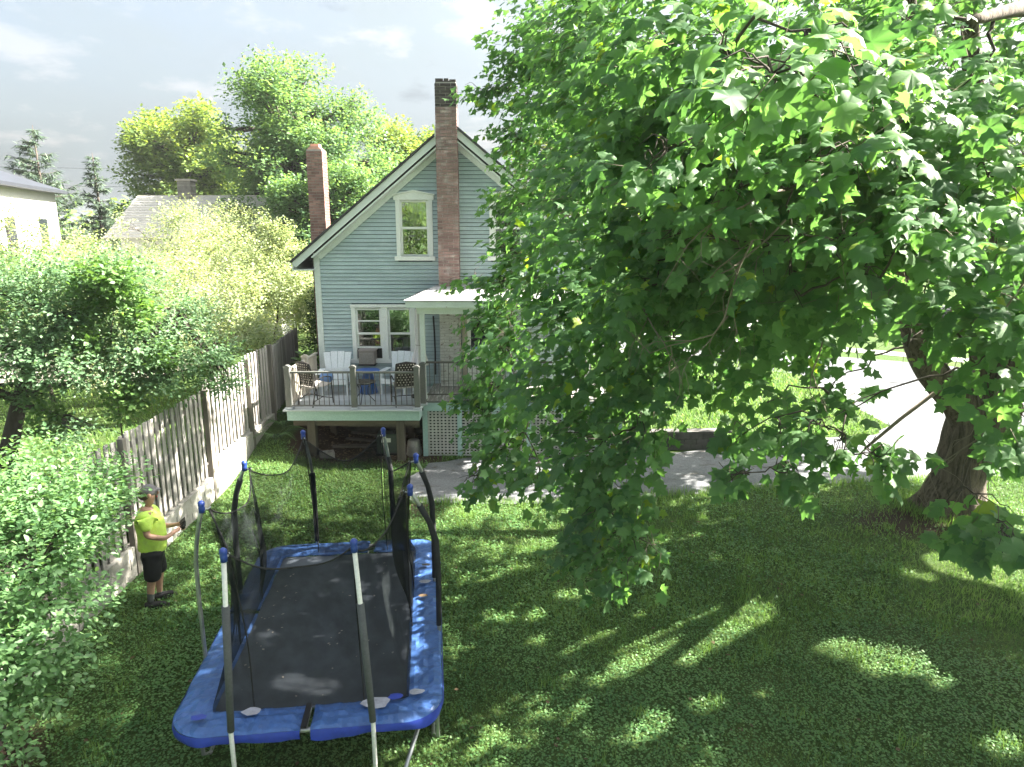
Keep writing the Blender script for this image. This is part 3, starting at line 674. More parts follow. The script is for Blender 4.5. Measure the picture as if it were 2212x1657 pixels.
# lattice skirt below the porch
for x in (-2.06, -1.24, -.42, .40, 1.22, 2.04, 2.55):
    piece('skirt_post', mt['teal_trim'], house, *HB(x - .055, x + .055, PY0 - .06, PY0 + .03, .02, PF - .245))
MB().box(*HB(-2.0, 2.55, PY0 + .5, PY0 + .55, 0, PF - .25)).build('lattice_backing', mt['interior'], house)  # plain dark sheet set behind the lattice
for k in range(15):
    z0 = .02 + k * .074; piece('lattice_slat', mt['lattice'], house, *HB(-2.0, -1.30, PY0 - .018, PY0 - .010, z0, z0 + .036))
    piece('lattice_slat', mt['lattice'], house, *HB(-1.18, 2.5, PY0 - .018, PY0 - .010, z0, z0 + .036))
for k in range(52):
    x0 = -2.0 + k * .088
    if any(abs(x0 + .017 - p) < .075 for p in (-2.06, -1.24, -.42, .40, 1.22, 2.04)): continue
    piece('lattice_slat', mt['lattice'], house, *HB(x0, x0 + .046, PY0 - .008, PY0, .02, PF - .25))

# ================================================================ deck
DX0, DX1, DY0, DZ = -5.19, -2.09, 15.24, 1.30
deck = empty('deck', ((DX0 + DX1) / 2, DY0, 0), 0, 'raised wooden deck with grey boards, dark railing and weathered support posts', 'deck')
ex, ey = deck.location.x, deck.location.y
def DB(*a): return a[0]-ex, a[1]-ex, a[2]-ey, a[3]-ey, a[4], a[5]
for k in range(18):
    y0 = DY0 - .02 + k * .1415
    piece('deck_board', mt['deck'], deck, *DB(DX0 - .02, DX1 + .02, y0, y0 + .134, DZ - .03, DZ + random.uniform(-.002, .002)))
MB().box(*DB(DX0 + .05, DX1 - .02, DY0 + .05, DY0 + .09, DZ - .26, DZ - .032)).build('rim_board', mt['teal_trim'], deck)
MB().box(*DB(DX0 + .05, DX0 + .09, DY0 + .091, HY - .05, DZ - .26, DZ - .032)).build('rim_board', mt['teal_trim'], deck)
MB().box(*DB(DX1 - .06, DX1 - .02, DY0 + .091, PY0 - .08, DZ - .26, DZ - .032)).build('rim_board', mt['teal_trim'], deck)
for k in range(7):
    x = DX0 + .35 + k * .42; piece('joist', mt['joist'], deck, *DB(x - .02, x + .02, DY0 + .1, HY - .05, DZ - .25, DZ - .034))
MB().box(*DB(DX0 + .1, DX1 - .08, DY0 + .3, DY0 + .40, DZ - .45, DZ - .252)).build('beam', mt['joist'], deck)
for x in (-4.67, -2.60):
    p = MB().box(*DB(x - .095, x + .095, DY0 + .25, DY0 + .44, -.05, DZ - .27)).build('support_post', mt['post'], deck, bevel=.008)
for x in (-4.6, -2.6):
    MB().box(*DB(x - .08, x + .08, DY0 + 1.9, DY0 + 2.05, -.05, DZ - .26)).build('support_post', mt['post'], deck)
MB().bar((DX0 + .4 - ex, DY0 + .48 - ey, DZ - .42), (DX1 - .1 - ex, DY0 + .55 - ey, DZ - .50), .04, .14).build('ledger', mt['post'], deck)
# railing posts and rails
def rail_post(x, y, light=False):
    m = mt['rail_light'] if light else mt['rail']
    p = MB().box(*DB(x - .062, x + .062, y - .062, y + .062, DZ + .002, DZ + .96)).build('rail_post', m, deck, bevel=.006)
    MB().box(*DB(x - .075, x + .075, y - .075, y + .075, DZ + .962, DZ + .99)).prism([(x-.075-ex, DZ+.99), (x+.075-ex, DZ+.99), (x+.02-ex, DZ+1.02), (x-.02-ex, DZ+1.02)], 'y', y-.06-ey, y+.06-ey).build('post_cap', m, p)
    MB().box(*DB(x - .09, x + .09, y - .09, y + .09, DZ + .003, DZ + .045)).build('post_skirt', mt['deck'] if not light else m, p, bevel=.01)
fr_posts = [-5.09, -3.60, -2.16]
for x in fr_posts: rail_post(x, DY0 + .12)
rail_post(-5.09, 16.72, True); rail_post(-2.07, 15.72)
for a, b in zip(fr_posts[:-1], fr_posts[1:]):
    MB().box(*DB(a + .064, b - .064, DY0 + .09, DY0 + .15, DZ + .83, DZ + .875)).build('top_rail', mt['rail'], deck, bevel=.006)
    MB().box(*DB(a + .064, b - .064, DY0 + .10, DY0 + .14, DZ + .06, DZ + .09)).build('bottom_rail', mt['rail'], deck)
    n = int((b - a - .13) / .112)
    for k in range(n):
        x = a + .064 + (k + .5) * (b - a - .128) / n
        o = MB().tube([(0, 0, 0), (0, 0, .74)], .0095, 6).mesh('baluster_rod') if 'baluster_rod' not in bpy.data.meshes else bpy.data.meshes['baluster_rod']
        o.name = 'baluster_rod'; link('baluster', o, mt['baluster'], deck, (x - ex, DY0 + .12 - ey, DZ + .09))
for a, b in ((DY0 + .19, 16.655), (16.785, HY - .05)):
    MB().box(*DB(-5.125, -5.055, a, b, DZ + .86, DZ + .905)).build('top_rail', mt['rail_light'], deck, bevel=.006)
    MB().box(*DB(-5.12, -5.06, a, b, DZ + .06, DZ + .10)).build('bottom_rail', mt['rail_light'], deck)
    n = int((b - a) / .115)
    for k in range(n):
        y = a + (k + .5) * (b - a) / n; piece('baluster', mt['rail_light'], deck, *DB(-5.107, -5.073, y - .017, y + .017, DZ + .10, DZ + .86))

# ================================================================ things on the deck
def adirondack(x, y, rz, label):
    t = empty('adirondack_chair', (x, y, DZ), rz, label, 'chair', 'white adirondack chairs on the deck')   # faces local -y
    W = mt['chair_white']
    for k in range(4):                                            # fan of four back slats, leaning back
        a = (-.2 + k * .133); b = (-.27 + k * .18)
        MB().prism([(a - .062, .30), (a + .062, .30), (b + .084, 1.0 + (.02 if k in (1, 2) else 0)), (b - .084, 1.0 + (.02 if k in (1, 2) else 0))], 'y', -.011, .011).build('back_slat', W, t, loc=(0, .13, .0), rot=(R(-17), 0, 0))
    for k in range(5):
        MB().box(-.26, .26, -.045, .045, -.01, .01).build('seat_slat', W, t, loc=(0, -.36 + k * .1, .375 - k * .035), rot=(R(-19), 0, 0))
    for s in (-1, 1):
        MB().box(s * .37 - .07, s * .37 + .07, -.46, .26, .545, .567).build('armrest', W, t, bevel=.008)
        MB().box(s * .30 - .012, s * .30 + .012, -.42, -.33, 0, .544).build('leg', W, t)
        MB().bar((s * .285, -.40, .36), (s * .285, .48, .04), .022, .12).build('side_rail', W, t)
        MB().bar((s * .30, .22, .0), (s * .30, .24, .544), .022, .08).build('leg', W, t)
    MB().box(-.28, .28, .23, .255, .50, .58).build('back_brace', W, t); MB().box(-.284, .284, -.43, -.408, .28, .40).build('apron', W, t)
    return t
adirondack(-4.42, 17.05, R(6), 'white adirondack chair left of the blue table, near the corner board')
adirondack(-2.86, 17.10, R(-14), 'white adirondack chair right of the blue table, beside the folded parasol')

def patio_chair(x, y, rz, label):
    t = empty('patio_chair', (x, y, DZ), rz, label, 'chair', 'dark dotted patio chairs behind the deck railing')   # faces local -y
    K = mt['black']
    f = MB()
    for s in (-1, 1):
        f2 = MB().tube([(s*.26, -.26, .0), (s*.26, -.24, .40), (s*.27, -.22, .60), (s*.27, -.05, .64), (s*.26, .20, .60)], .014, 6); f2.build('armrest', K, t)
        MB().tube([(s*.24, .30, 0), (s*.24, .20, .40), (s*.23, .24, .70), (s*.21, .31, .96)], .014, 6).build('leg', K, t)
        MB().tube([(s*.25, -.25, .12), (s*.24, .02, .19), (s*.24, .27, .12)], .010, 6).build('stretcher', K, t)
    MB().tube([(-.25, -.1, .16), (0, .0, .19), (.25, -.1, .16)], .010, 6).build('stretcher', K, t)
    MB().tube([(-.21, .31, .96), (0, .33, 1.0), (.21, .31, .96)], .014, 6).build('top_rail', K, t)
    m = MB(); n = 8
    for i in range(n + 1):
        u = i / n; y = .20 + .03 * u + .10 * u * u; z = .44 + .53 * u
        for j in range(5):
            v = -1 + j / 2; m.v.append((v * (.235 - .03 * u * u), y + .03 * (1 - v * v), z + (.03 * (1 - v * v) if i == n else 0)))
    m.f = [(i*5+j, i*5+j+1, i*5+j+6, i*5+j+5) for i in range(n) for j in range(4)]
    b = m.build('backrest', mt['strap'], t, True); so = b.modifiers.new('thickness', 'SOLIDIFY'); so.thickness = .012
    d = MB()                                                       # light dots of the weave, one small raised disc each
    for i in range(9):
        for j in range(6):
            u = (i + .5) / 9; v = -.85 + 1.7 * (j + .5 * (i % 2)) / 5.5; y = .20 + .03 * u + .10 * u * u + .03 * (1 - v * v)
            q = .012 + .006 * random.random(); x = v * (.22 - .03 * u * u); z = .45 + .52 * u
            for yy in (y + .010, y - .014):
                d.add([(x - q, yy, z), (x, yy, z - q), (x + q, yy, z), (x, yy, z + q)], [(0, 1, 2, 3)])
    tag(d.build('dot', mt['dots'], t), kind='stuff')
    MB().prism([(-.26, .42), (.22, .40), (.22, .43), (-.02, .41), (-.26, .455)], 'x', -.235, .235).build('seat', mt['cushion'], t)
    t.scale = (1.06, 1.06, 1.06)
    return t
patio_chair(-4.62, 15.86, R(146), 'dark dotted patio chair with grey seat at the left railing post')
patio_chair(-2.52, 15.84, R(-163), 'dark dotted patio chair turned to the house beside the right railing post')
t = empty('cushion', (-4.52, 16.5, DZ + .50), R(20), 'faded blue cushion lying behind the left dotted chair', 'cushion')
o = MB().ball((0, 0, 0), (.17, .06, .15), 12, 8).build('pillow', mt['bluecloth'], t, True)
t = empty('side_table', (-3.52, 15.92, DZ), 0, 'small round glass table with curved black legs behind the middle railing post', 'table')
MB().lathe((0, 0, .50), [(.30, 0), (.305, .012), (.30, .02)], 24).build('table_top', mt['glass_table'], t)
MB().tube([(.30 * math.cos(a / 24 * 2 * math.pi), .30 * math.sin(a / 24 * 2 * math.pi), .505) for a in range(25)], .013, 6).build('rim', mt['black'], t)
for k in range(3):
    a = R(30 + 120 * k); c, s_ = math.cos(a), math.sin(a)
    MB().tube([(.27*c, .27*s_, .50), (.12*c, .12*s_, .36), (.11*c, .11*s_, .22), (.29*c, .29*s_, 0)], .011, 6).build('leg', mt['black'], t)
t = empty('round_table', (-3.60, 16.95, DZ), 0, 'bright blue round table on a tapering ribbed blue base below the window', 'table')
MB().lathe((0, 0, .56), [(.01, 0), (.27, 0), (.295, .012), (.295, .03), (.01, .034)], 28).build('table_top', mt['bluetop'], t, False)
MB().lathe((0, 0, 0), [(.21, 0), (.215, .02), (.15, .32), (.10, .52), (.11, .558)], 20).build('base', mt['bluebase'], t, True)
for k in range(20):
    a = 2 * math.pi * k / 20; c, s_ = math.cos(a), math.sin(a)
    MB().tube([(.217*c, .217*s_, .02), (.155*c, .155*s_, .32), (.105*c, .105*s_, .52)], .008, 4).build('rib', mt['bluetop'], t)
# folded parasol
t = empty('parasol', (-2.24, 16.55, DZ), 0, 'folded off white parasol tied at its pole beside the porch post', 'parasol')
MB().tube([(0, 0, 0), (0, 0, 2.3)], .02, 10).build('pole', mt['rail_light'], t)
MB().lathe((0, 0, 0), [(.24, 0), (.24, .04), (.06, .08), (.04, .2)], 16).build('base', mt['black'], t)
m = MB(); seg = 32
prof = [(.02, 2.26), (.07, 2.12), (.09, 1.8), (.085, 1.45), (.075, 1.28), (.12, 1.1), (.19, .80)]
for r, zz in prof:
    for k in range(seg):
        a = 2 * math.pi * k / seg; q = r * (1 + .28 * math.cos(a * 8 + zz)); m.v.append((q * math.cos(a), q * math.sin(a), zz + (.02 * math.cos(a * 8) if zz < 1 else 0)))
m.f = [(i*seg+k, i*seg+(k+1)%seg, (i+1)*seg+(k+1)%seg, (i+1)*seg+k) for i in range(len(prof)-1) for k in range(seg)]
m.build('canopy', mt['canvas'], t, True)
MB().tube([(.088 * math.cos(a / 16 * 2 * math.pi), .088 * math.sin(a / 16 * 2 * math.pi), 1.29) for a in range(17)], .012, 6).build('tie', mt['cushion'], t)
MB().ball((0, 0, 2.32), .03).build('finial', mt['white'], t, True)

# ---------------------------------------------------------------- things under the deck
t = empty('utility_box', (-3.02, 16.1, .0), R(4), 'dark green box with a white label standing under the deck', 'box')
MB().box(-.24, .24, -.2, .2, .06, .46).build('body', mt['util'], t, bevel=.015); MB().box(-.26, .26, -.22, .22, .0, .055).build('base', mt['black'], t)
MB().box(-.13, .10, -.206, -.2015, .33, .43).build('label_plate', mt['paper'], t); MB().box(-.22, .22, -.18, .18, .462, .52).build('lid', mt['util'], t)
MB().tube([(-.15, 0, .52), (-.15, 0, .58), (.15, 0, .58), (.15, 0, .52)], .012, 6).build('handle', mt['black'], t)
t = empty('concrete_block', (-4.38, 15.62, 0), R(25), 'grey concrete block lying beside the left deck post', 'block')
m = MB().box(-.17, .17, -.09, -.055, 0, .19).box(-.17, .17, .055, .09, 0, .19).box(-.17, -.12, -.055, .055, 0, .19).box(.12, .17, -.055, .055, 0, .19).box(-.02, .02, -.055, .055, 0, .19)
m.build('block', mt['stone'], t, rot=(R(8), 0, 0))
t = empty('bin_lid', (-2.36, 15.95, 0), R(-12), 'blue grey plastic tub upturned beside the right deck post', 'tub')
MB().lathe((0, 0, 0), [(.17, 0), (.19, .03), (.145, .36), (.13, .38)], 16).build('tub', mt['stone'], t, True)
# loose planks and leaf litter under the deck
for k, (x, y, a, l) in enumerate(((-3.9, 16.6, 8, 1.1), (-3.6, 16.9, -6, 1.3), (-4.0, 16.3, 15, .8), (-3.4, 17.2, 3, 1.5))):
    o = MB().box(-l/2, l/2, -.07, .07, 0, .03).build('plank', mt['post'], None, loc=(x, y, .02 + .035 * k), rot=(R(3), R(2 + k), R(a)))
    tag(o, ['nearest short grey plank lying under the deck behind the concrete block', 'long grey plank second from the back in the pile under the deck', 'short tilted grey plank at the front of the pile under the deck', 'longest grey plank at the back of the pile under the deck'][k] if k else 'middle grey plank of the pile lying under the deck', 'plank', 'old planks under the deck')
P = np.stack([rng.uniform(-5, -2.1, 900), rng.uniform(15.2, 17.6, 900), np.zeros(900)], 1)
P[:, 2] = [ground_z(a, b) + .012 for a, b in P[:, :2]]
LT = np.array([(0, 0, 0), (.32, .45, .06), (0, 1, 0), (-.32, .45, .06)]); LF = np.array([(0, 1, 2), (0, 2, 3)])
o = scatter('leaf_litter', P, frames(unit(900) * (1, 1, .2), np.array([[0, 0, 1.]]) + .3 * unit(900)), rng.uniform(.04, .10, 900), LT, LF, mt['debris'])
tag(o, 'brown dead leaves and twigs littering the soil under the deck', 'leaf litter')

# ================================================================ fence on its block wall
def fence_run(name, label, y0, y1, zb, zt, m_p, first_post, board_w=.098):
    mid = (y0 + y1) / 2; bx = fence_x(mid)
    fo = empty(name, (bx, mid, 0), 0, label, 'fence')
    n = int((y1 - y0) / (board_w * .98))
    for k in range(n):
        y = y0 + (k + .5) * (y1 - y0) / n; x = fence_x(y) + (.028 if k % 2 else -.012)
        top = zt + random.uniform(-.02, .02); bot = zb + random.uniform(-.015, .015); ww = board_w * random.uniform(.44, .52)
        o = piece('picket', m_p, fo, x - .01 - bx, x + .01 - bx, y - ww - mid, y + ww - mid, bot, top, (R(random.uniform(-.6, .6)), R(random.uniform(-.8, .8)), R(random.uniform(-2, 2))))
    for zz in (zb + .22, (zb + zt) / 2, zt - .25):
        MB().bar((fence_x(y0) - .055 - bx, y0 - mid, zz), (fence_x(y1) - .055 - bx, y1 - mid, zz), .06, .085).build('rail', mt['fence_post'], fo)
    return fo, bx, mid
runs = [('weathered grey picket fence panel nearest the person, set lowest', 5.6, 9.95, .50, 2.20, False),
        ('weathered grey picket fence panel between the person and the tall post', 10.05, 13.05, .52, 2.24, False),
        ('sunlit grey picket fence panel between the two dark posts', 13.17, 15.45, .80, 2.40, True),
        ('sunlit grey picket fence panel ending beside the deck corner', 15.57, 17.1, .76, 2.48, True),
        ('dark shaded picket fence panel beyond the deck corner', 17.2, 21.0, .62, 2.36, False)]
for lab, a, b, zb, zt, hi in runs: 
    fo, bx, mid = fence_run('picket_fence', lab, a, b, zb, zt, mt['fence'], True)
    fo['group'] = 'picket fence panels along the left side'
    piece('post', mt['fence_post'], fo, fence_x(b) + .02 - bx, fence_x(b) + .11 - bx, b - mid, b + .09 - mid, .0 if b < 17 else .3, zt + .02)
# block wall under the fence, block by block
bwall = empty('block_wall', (-6.0, 11.5, 0), 0, 'low pale concrete block wall carrying the picket fence', 'wall')
COURSE = .185
for c in range(4):
    y = 3.6 + (.2 if c % 2 else 0)
    while y < 17.05:
        ya, yb = y, min(y + .388, 17.12); top = .49 if y < 13.1 else .77
        zt_ = min((c + 1) * COURSE - .012, top)
        if zt_ - c * COURSE > .03:
            x = fence_x((ya + yb) / 2); j = random.uniform(-.004, .004)
            o = piece('block', mt['block'], bwall, -.09 + x + j + 6.0, .09 + x + j + 6.0, ya - 11.5, yb - 11.5, c * COURSE - .02, zt_, (0, 0, R(1.8 if y < 9 else 1.6)))
        y += .4
co = MB()
for a, b, top in ((3.6, 13.05, .492), (13.1, 17.1, .772)): co.bar((fence_x(a) + 6.0 - .01, a - 11.5, top / 2 - .03), (fence_x(b) + 6.0 - .01, b - 11.5, top / 2 - .03), .15, top - .03)
co.build('mortar_bed', mt['mortar'], bwall)

# ================================================================ trampoline
TC, TYAW = Vector((-2.10, 7.40, 0)), R(6.5)
tr = empty('trampoline', TC, TYAW, 'rectangular trampoline with blue pads, black mat and sagging black safety net', 'trampoline')
HXT, HYT, RZ = 1.22, 1.93, .86
def loop_pt(s, off, rc=.34):
    """point on the rounded rectangle (offset outward by off); s runs 0..1 anticlockwise from the middle of the front edge"""
    hx_, hy_ = HXT + off, HYT + off; r = max(rc + off, .05)
    seq = [((0, -hy_), (hx_ - r, -hy_)), ((hx_ - r, -hy_ + r), -90), ((hx_, -hy_ + r), (hx_, hy_ - r)), ((hx_ - r, hy_ - r), 0), ((hx_ - r, hy_), (-hx_ + r, hy_)), ((-hx_ + r, hy_ - r), 90), ((-hx_, hy_ - r), (-hx_, -hy_ + r)), ((-hx_ + r, -hy_ + r), 180), ((-hx_ + r, -hy_), (0, -hy_))]
    base = [HXT - rc, .5 * math.pi * rc, 2 * (HYT - rc), .5 * math.pi * rc, 2 * (HXT - rc), .5 * math.pi * rc, 2 * (HYT - rc), .5 * math.pi * rc, HXT - rc]
    d = (s % 1.0) * sum(base)
    for g, l in zip(seq, base):
        if d <= l or g is seq[-1]:
            u = d / l
            if isinstance(g[1], tuple): return (g[0][0] + (g[1][0] - g[0][0]) * u, g[0][1] + (g[1][1] - g[0][1]) * u)
            a = R(g[1] + 90 * u); return (g[0][0] + r * math.cos(a), g[0][1] + r * math.sin(a))
        d -= l
MB().tube([(*loop_pt(k / 72, -.03), RZ - .05) for k in range(73)], .024, 8, False).build('frame_rail', mt['tramp_frame'], tr, True)
# mat, slightly slack
m = MB(); nu, nv = 22, 30
ax, ay = HXT - .315, HYT - .315
for j in range(nv + 1):
    for i in range(nu + 1):
        u, v = -1 + 2 * i / nu, -1 + 2 * j / nv
        m.v.append((ax * u, ay * v, RZ - .035 - .045 * (1 - u ** 2) * (1 - v ** 2) + .006 * mnoise.noise((u * 2.2, v * 3.1, 0))))
m.f = [(j*(nu+1)+i, j*(nu+1)+i+1, (j+1)*(nu+1)+i+1, (j+1)*(nu+1)+i) for j in range(nv) for i in range(nu)]
m.build('jumping_mat', mt['mat'], tr, True)
sp = MB()
for k in range(96):
    x, y = loop_pt(k / 96, -.05); xx = max(-ax, min(ax, x)); yy = max(-ay, min(ay, y)); sp.tube([(x, y, RZ - .05), (xx, yy, RZ - .04)], .008, 5)
tag(sp.build('springs', mt['tramp_frame'], tr), kind='stuff')
# pads: five lengths of vinyl with gaps between
def pad(s0, s1, worn=False):
    n = max(8, int((s1 - s0) * 260)); prof = [(-.325, -.014), (-.31, .006), (-.25, .022), (-.21, .018), (-.16, .027), (-.11, .022), (-.055, .024), (.0, .012), (.026, -.006)]
    m = MB(); sk = MB()
    for i in range(n + 1):
        s = s0 + (s1 - s0) * i / n; edge = min(i, n - i) / 2.0; pin = min(1, .35 + edge)
        for k, (o, h) in enumerate(prof):
            x, y = loop_pt(s, o); wv = .010 * mnoise.noise((x * 5, y * 5, 3)) - .034 * abs(mnoise.noise((x * 7 + y * 5, y * 4 - x * 6, 8))) + .010 * mnoise.noise((x * 11 + y * 4, y * 11 - x * 4, 1)) + .007 * mnoise.noise((x * 30, y * 30, 1))
            if i % 26 == 13 and 0 < k < 8: wv -= .012
            m.v.append((x + .012 * mnoise.noise((x*4, y*4, 9)), y + .012 * mnoise.noise((x*4, y*4, 5)), RZ + h * pin + wv * (1 if 0 < k < 8 else .4)))
        for o, h in ((.030, -.008), (.042, -.05), (.030 + .03 * mnoise.noise((s * 60, 0, 0)), -.10 - .055 * mnoise.noise((s * 26, 1, 0)))):
            x, y = loop_pt(s, o); sk.v.append((x, y, RZ + h))
    K = len(prof); m.f = [(i*K+k, i*K+k+1, (i+1)*K+k+1, (i+1)*K+k) for i in range(n) for k in range(K-1)]
    sk.f = [(i*3+k, i*3+k+1, (i+1)*3+k+1, (i+1)*3+k) for i in range(n) for k in range(2)]
    o = m.build('pad', mt['pad'], tr, False); so = o.modifiers.new('thickness', 'SOLIDIFY'); so.thickness = .02; so.offset = -1
    k = sk.build('skirt', mt['pad_skirt'], o, True)
    return o
GAP = .004
cutsS = [.0, .322, .5, .690]            # front middle, right of rear, rear middle, left side
marks = [(.0 + GAP, .475 - GAP), (.475 + GAP, .735 - GAP), (.735 + GAP, 1 - GAP)]
pads = [pad(a, b) for a, b in marks]
def patch(x, y, r, seed, m):
    """torn place where the vinyl has flaked off"""
    rn = random.Random(seed); q = MB(); n = 14; q.v.append((x, y, RZ + .066))
    for k in range(n):
        a = 2 * math.pi * k / n; rr = r * rn.uniform(.78, 1.05); q.v.append((x + rr * math.cos(a) * 1.3, y + rr * math.sin(a) * .8, RZ + .060))
    q.f = [(0, 1 + k, 1 + (k + 1) % n) for k in range(n)]
    q.build('torn_patch', m, pads[0] if x > 0 else pads[2])
patch(.62, -1.74, .115, 1, mt['pad_worn']); patch(1.0, -1.62, .06, 2, mt['pad_worn']); patch(.80, -1.67, .06, 5, mt['pad_skirt']); patch(-.52, -1.73, .075, 3, mt['pad_worn'])
patch(1.06, .55, .06, 6, mt['pad_worn']); patch(1.04, .2, .05, 7, mt['debris']); patch(-.98, -1.76, .06, 8, mt['pad_skirt']); patch(1.07, 1.0, .05, 9, mt['strap'])
MB().bar((-.012, -HYT + .30, RZ + .02), (-.012, -HYT - .03, RZ + .02), .05, .02).build('strap', mt['black'], tr)
# poles: (frame position, foam from, foam to, bare top)
poles_w = [((-2.50, 5.345), (-2.42, 5.36), 'grey', 2.15), ((-1.26, 5.475), (-1.365, 5.54), 'grey', 2.08), ((-.83, 7.05), (-1.07, 6.86), 'foam', 2.50), ((-1.0, 8.15), (-1.15, 7.90), 'foam', 2.52),
           ((-1.72, 9.32), (-1.74, 9.0), 'foam', 2.30), ((-2.80, 9.22), (-2.79, 8.88), 'foam', 1.95), ((-3.37, 7.85), (-3.10, 7.62), 'foam', 2.5), ((-3.25, 6.55), (-3.06, 6.40), 'bare', 0)]
inv = Matrix.Rotation(-TYAW, 3, 'Z')
def loc_(p, z): v = inv @ (Vector((p[0], p[1], 0)) - TC); return Vector((v.x, v.y, z))
TOPZ = 2.64; tops = []; bases = []
for (b, tp, kind, fz) in poles_w:
    B0, T0 = loc_(b, 0), loc_(tp, TOPZ); tops.append(T0); bases.append(B0)
    out = (B0 - Vector((T0.x, T0.y, 0)))
    mid = lambda f, z: Vector((T0.x + out.x * f, T0.y + out.y * f, z))
    if kind == 'grey': out = out * 1.0
    path = [B0, mid(1.0, .9), mid(.49, 1.79), mid(0, TOPZ - .03)] if kind == 'grey' else [B0, mid(1.0, .5), mid(1.02, .95), mid(1.05, 1.5), mid(.98, 1.95), mid(.72, 2.2), mid(.35, 2.42), mid(0, TOPZ - .03)]
    o = MB().tube(path, .021, 10).build('pole', mt['tramp_frame'] if kind != 'grey' else mt['white_tube'], tr, True)
    if kind != 'bare':
        fp = [mid(.98, .93), mid(1 - (fz - .9) / (TOPZ - .9), fz)] if kind == 'grey' else [mid(1.02, .93), mid(1.05, 1.5), mid(.98, 1.95)] + ([mid(.72, 2.2)] if fz >= 2.2 else []) + ([mid(.35, 2.42)] if fz > 2.4 else [])
        if kind == 'grey': pass
        elif fz < 1.95: fp = fp[:2] + [mid(1.0, fz)]
        elif fz < 2.2: fp = fp + [mid(.8, fz)]
        MB().tube(fp, [.034 + .003 * ((i * 7) % 3 - 1) for i in range(len(fp))], 10).build('foam_sleeve', mt['foam_grey'] if kind == 'grey' else mt['foam'], o, True)
    MB().lathe(T0, [(.029, -.08), (.031, -.03), (.027, -.02), (.034, .0), (.032, .025), (.015, .042)], 12).build('cap', mt['cap'], o, True)
    d = (Vector((0, 0, T0.z)) - T0).normalized()
    MB().tube([T0 + Vector((0, 0, -.05)), T0 + d * .06 + Vector((0, 0, -.06)), T0 + d * .09 + Vector((0, 0, -.045))], .009, 6).build('hook', mt['tramp_frame'], o)
# legs: W-shaped tubes under the frame
MB().tube([(HXT - .12, -HYT + .35, RZ - .06), (HXT - .34, -HYT - .05, .35), (HXT - .52, -HYT - .32, .03)], .021, 8).build('leg', mt['tramp_frame'], tr, True)
for x, y in ((-.72, HYT - .03), (.72, HYT - .03)):
    sgn = -1 if y < 0 else 1
    MB().tube([(x - .22, y, RZ - .06), (x - .26, y + sgn * .02, .06), (x - .20, y - sgn * .05, .025), (x + .20, y - sgn * 0.5, .025), (x + .24, y - sgn * .5, .1), (x + .30, y - sgn * .12, RZ - .06)], .021, 8).build('leg', mt['tramp_frame'], tr, True)
for x in (-HXT + .03, HXT - .03):
    for y in (-.95, .95):
        MB().tube([(x, y - .2, RZ - .06), (x, y - .24, .06), (x * .96, y - .18, .025), (x * .96, y + .3, .025), (x, y + .36, .06), (x, y + .3, RZ - .06)], .021, 8).build('leg', mt['tramp_frame'], tr, True)
# safety net: eight slack panels hung from the pole tops, gathered at the mat edge
sags = [.38, .5, .42, .40, .46, .40, .42, .48]
for k in range(8):
    a, b = tops[k], tops[(k + 1) % 8]; nu, nv = 16, 12; m = MB(); rim = []
    cx, cy = 0, 0
    def foot(p):
        f = max(abs(p.x) / (ax + .02), abs(p.y) / (ay + .02)); return Vector((p.x / f, p.y / f, RZ + .0))
    fa, fb = foot(bases[k]), foot(bases[(k + 1) % 8])
    for i in range(nu + 1):
        u = i / nu; T = a.lerp(b, u); T.z -= .05 + sags[k] * 4 * u * (1 - u) * .62 + .02 * math.sin(u * 9 + k)
        inn = Vector((-T.x, -T.y, 0)).normalized(); T += inn * (.07 + .10 * 4 * u * (1 - u))
        Fp = foot(fa.lerp(fb, u)); rim.append(T.copy())
        for j in range(nv + 1):
            v = j / nv; p = T.lerp(Fp, v); gather = .035 * math.sin(u * 24 + k * 2 + v * 1.5) * math.sin(math.pi * min(1, v + .1))
            p += inn * (.10 * math.sin(math.pi * v) * (.4 + math.sin(math.pi * u)) + gather); m.v.append(p)
    m.f = [(i*(nv+1)+j, i*(nv+1)+j+1, (i+1)*(nv+1)+j+1, (i+1)*(nv+1)+j) for i in range(nu) for j in range(nv)]
    o = m.build('net_panel', mt['net'], tr, True)
    MB().tube(rim, .008, 6).build('top_cord', mt['rope'], o)
    MB().tube([m.v[j] for j in range(nv + 1)], .007, 5).build('seam', mt['rope'], o)
# bits of leaf and seed on the mat
n = 60; P = np.stack([rng.uniform(-.8, .8, n), rng.uniform(-1.45, 1.5, n), np.full(n, RZ - .02)], 1); P[:22, 0] = rng.uniform(-.85, -.62, 22)
cs, sn = math.cos(TYAW), math.sin(TYAW); P = np.stack([P[:, 0] * cs - P[:, 1] * sn + TC.x, P[:, 0] * sn + P[:, 1] * cs + TC.y, P[:, 2]], 1)
P[:, 2] -= 0.022
o = scatter('leaf_bits', P, frames(unit(n) * (1, 1, .05), np.array([[0, 0, 1.]]) + .15 * unit(n)), rng.uniform(.015, .045, n), LT, LF, mt['dots'])
tag(o, 'small dry leaf bits scattered over the trampoline mat', 'leaf litter')

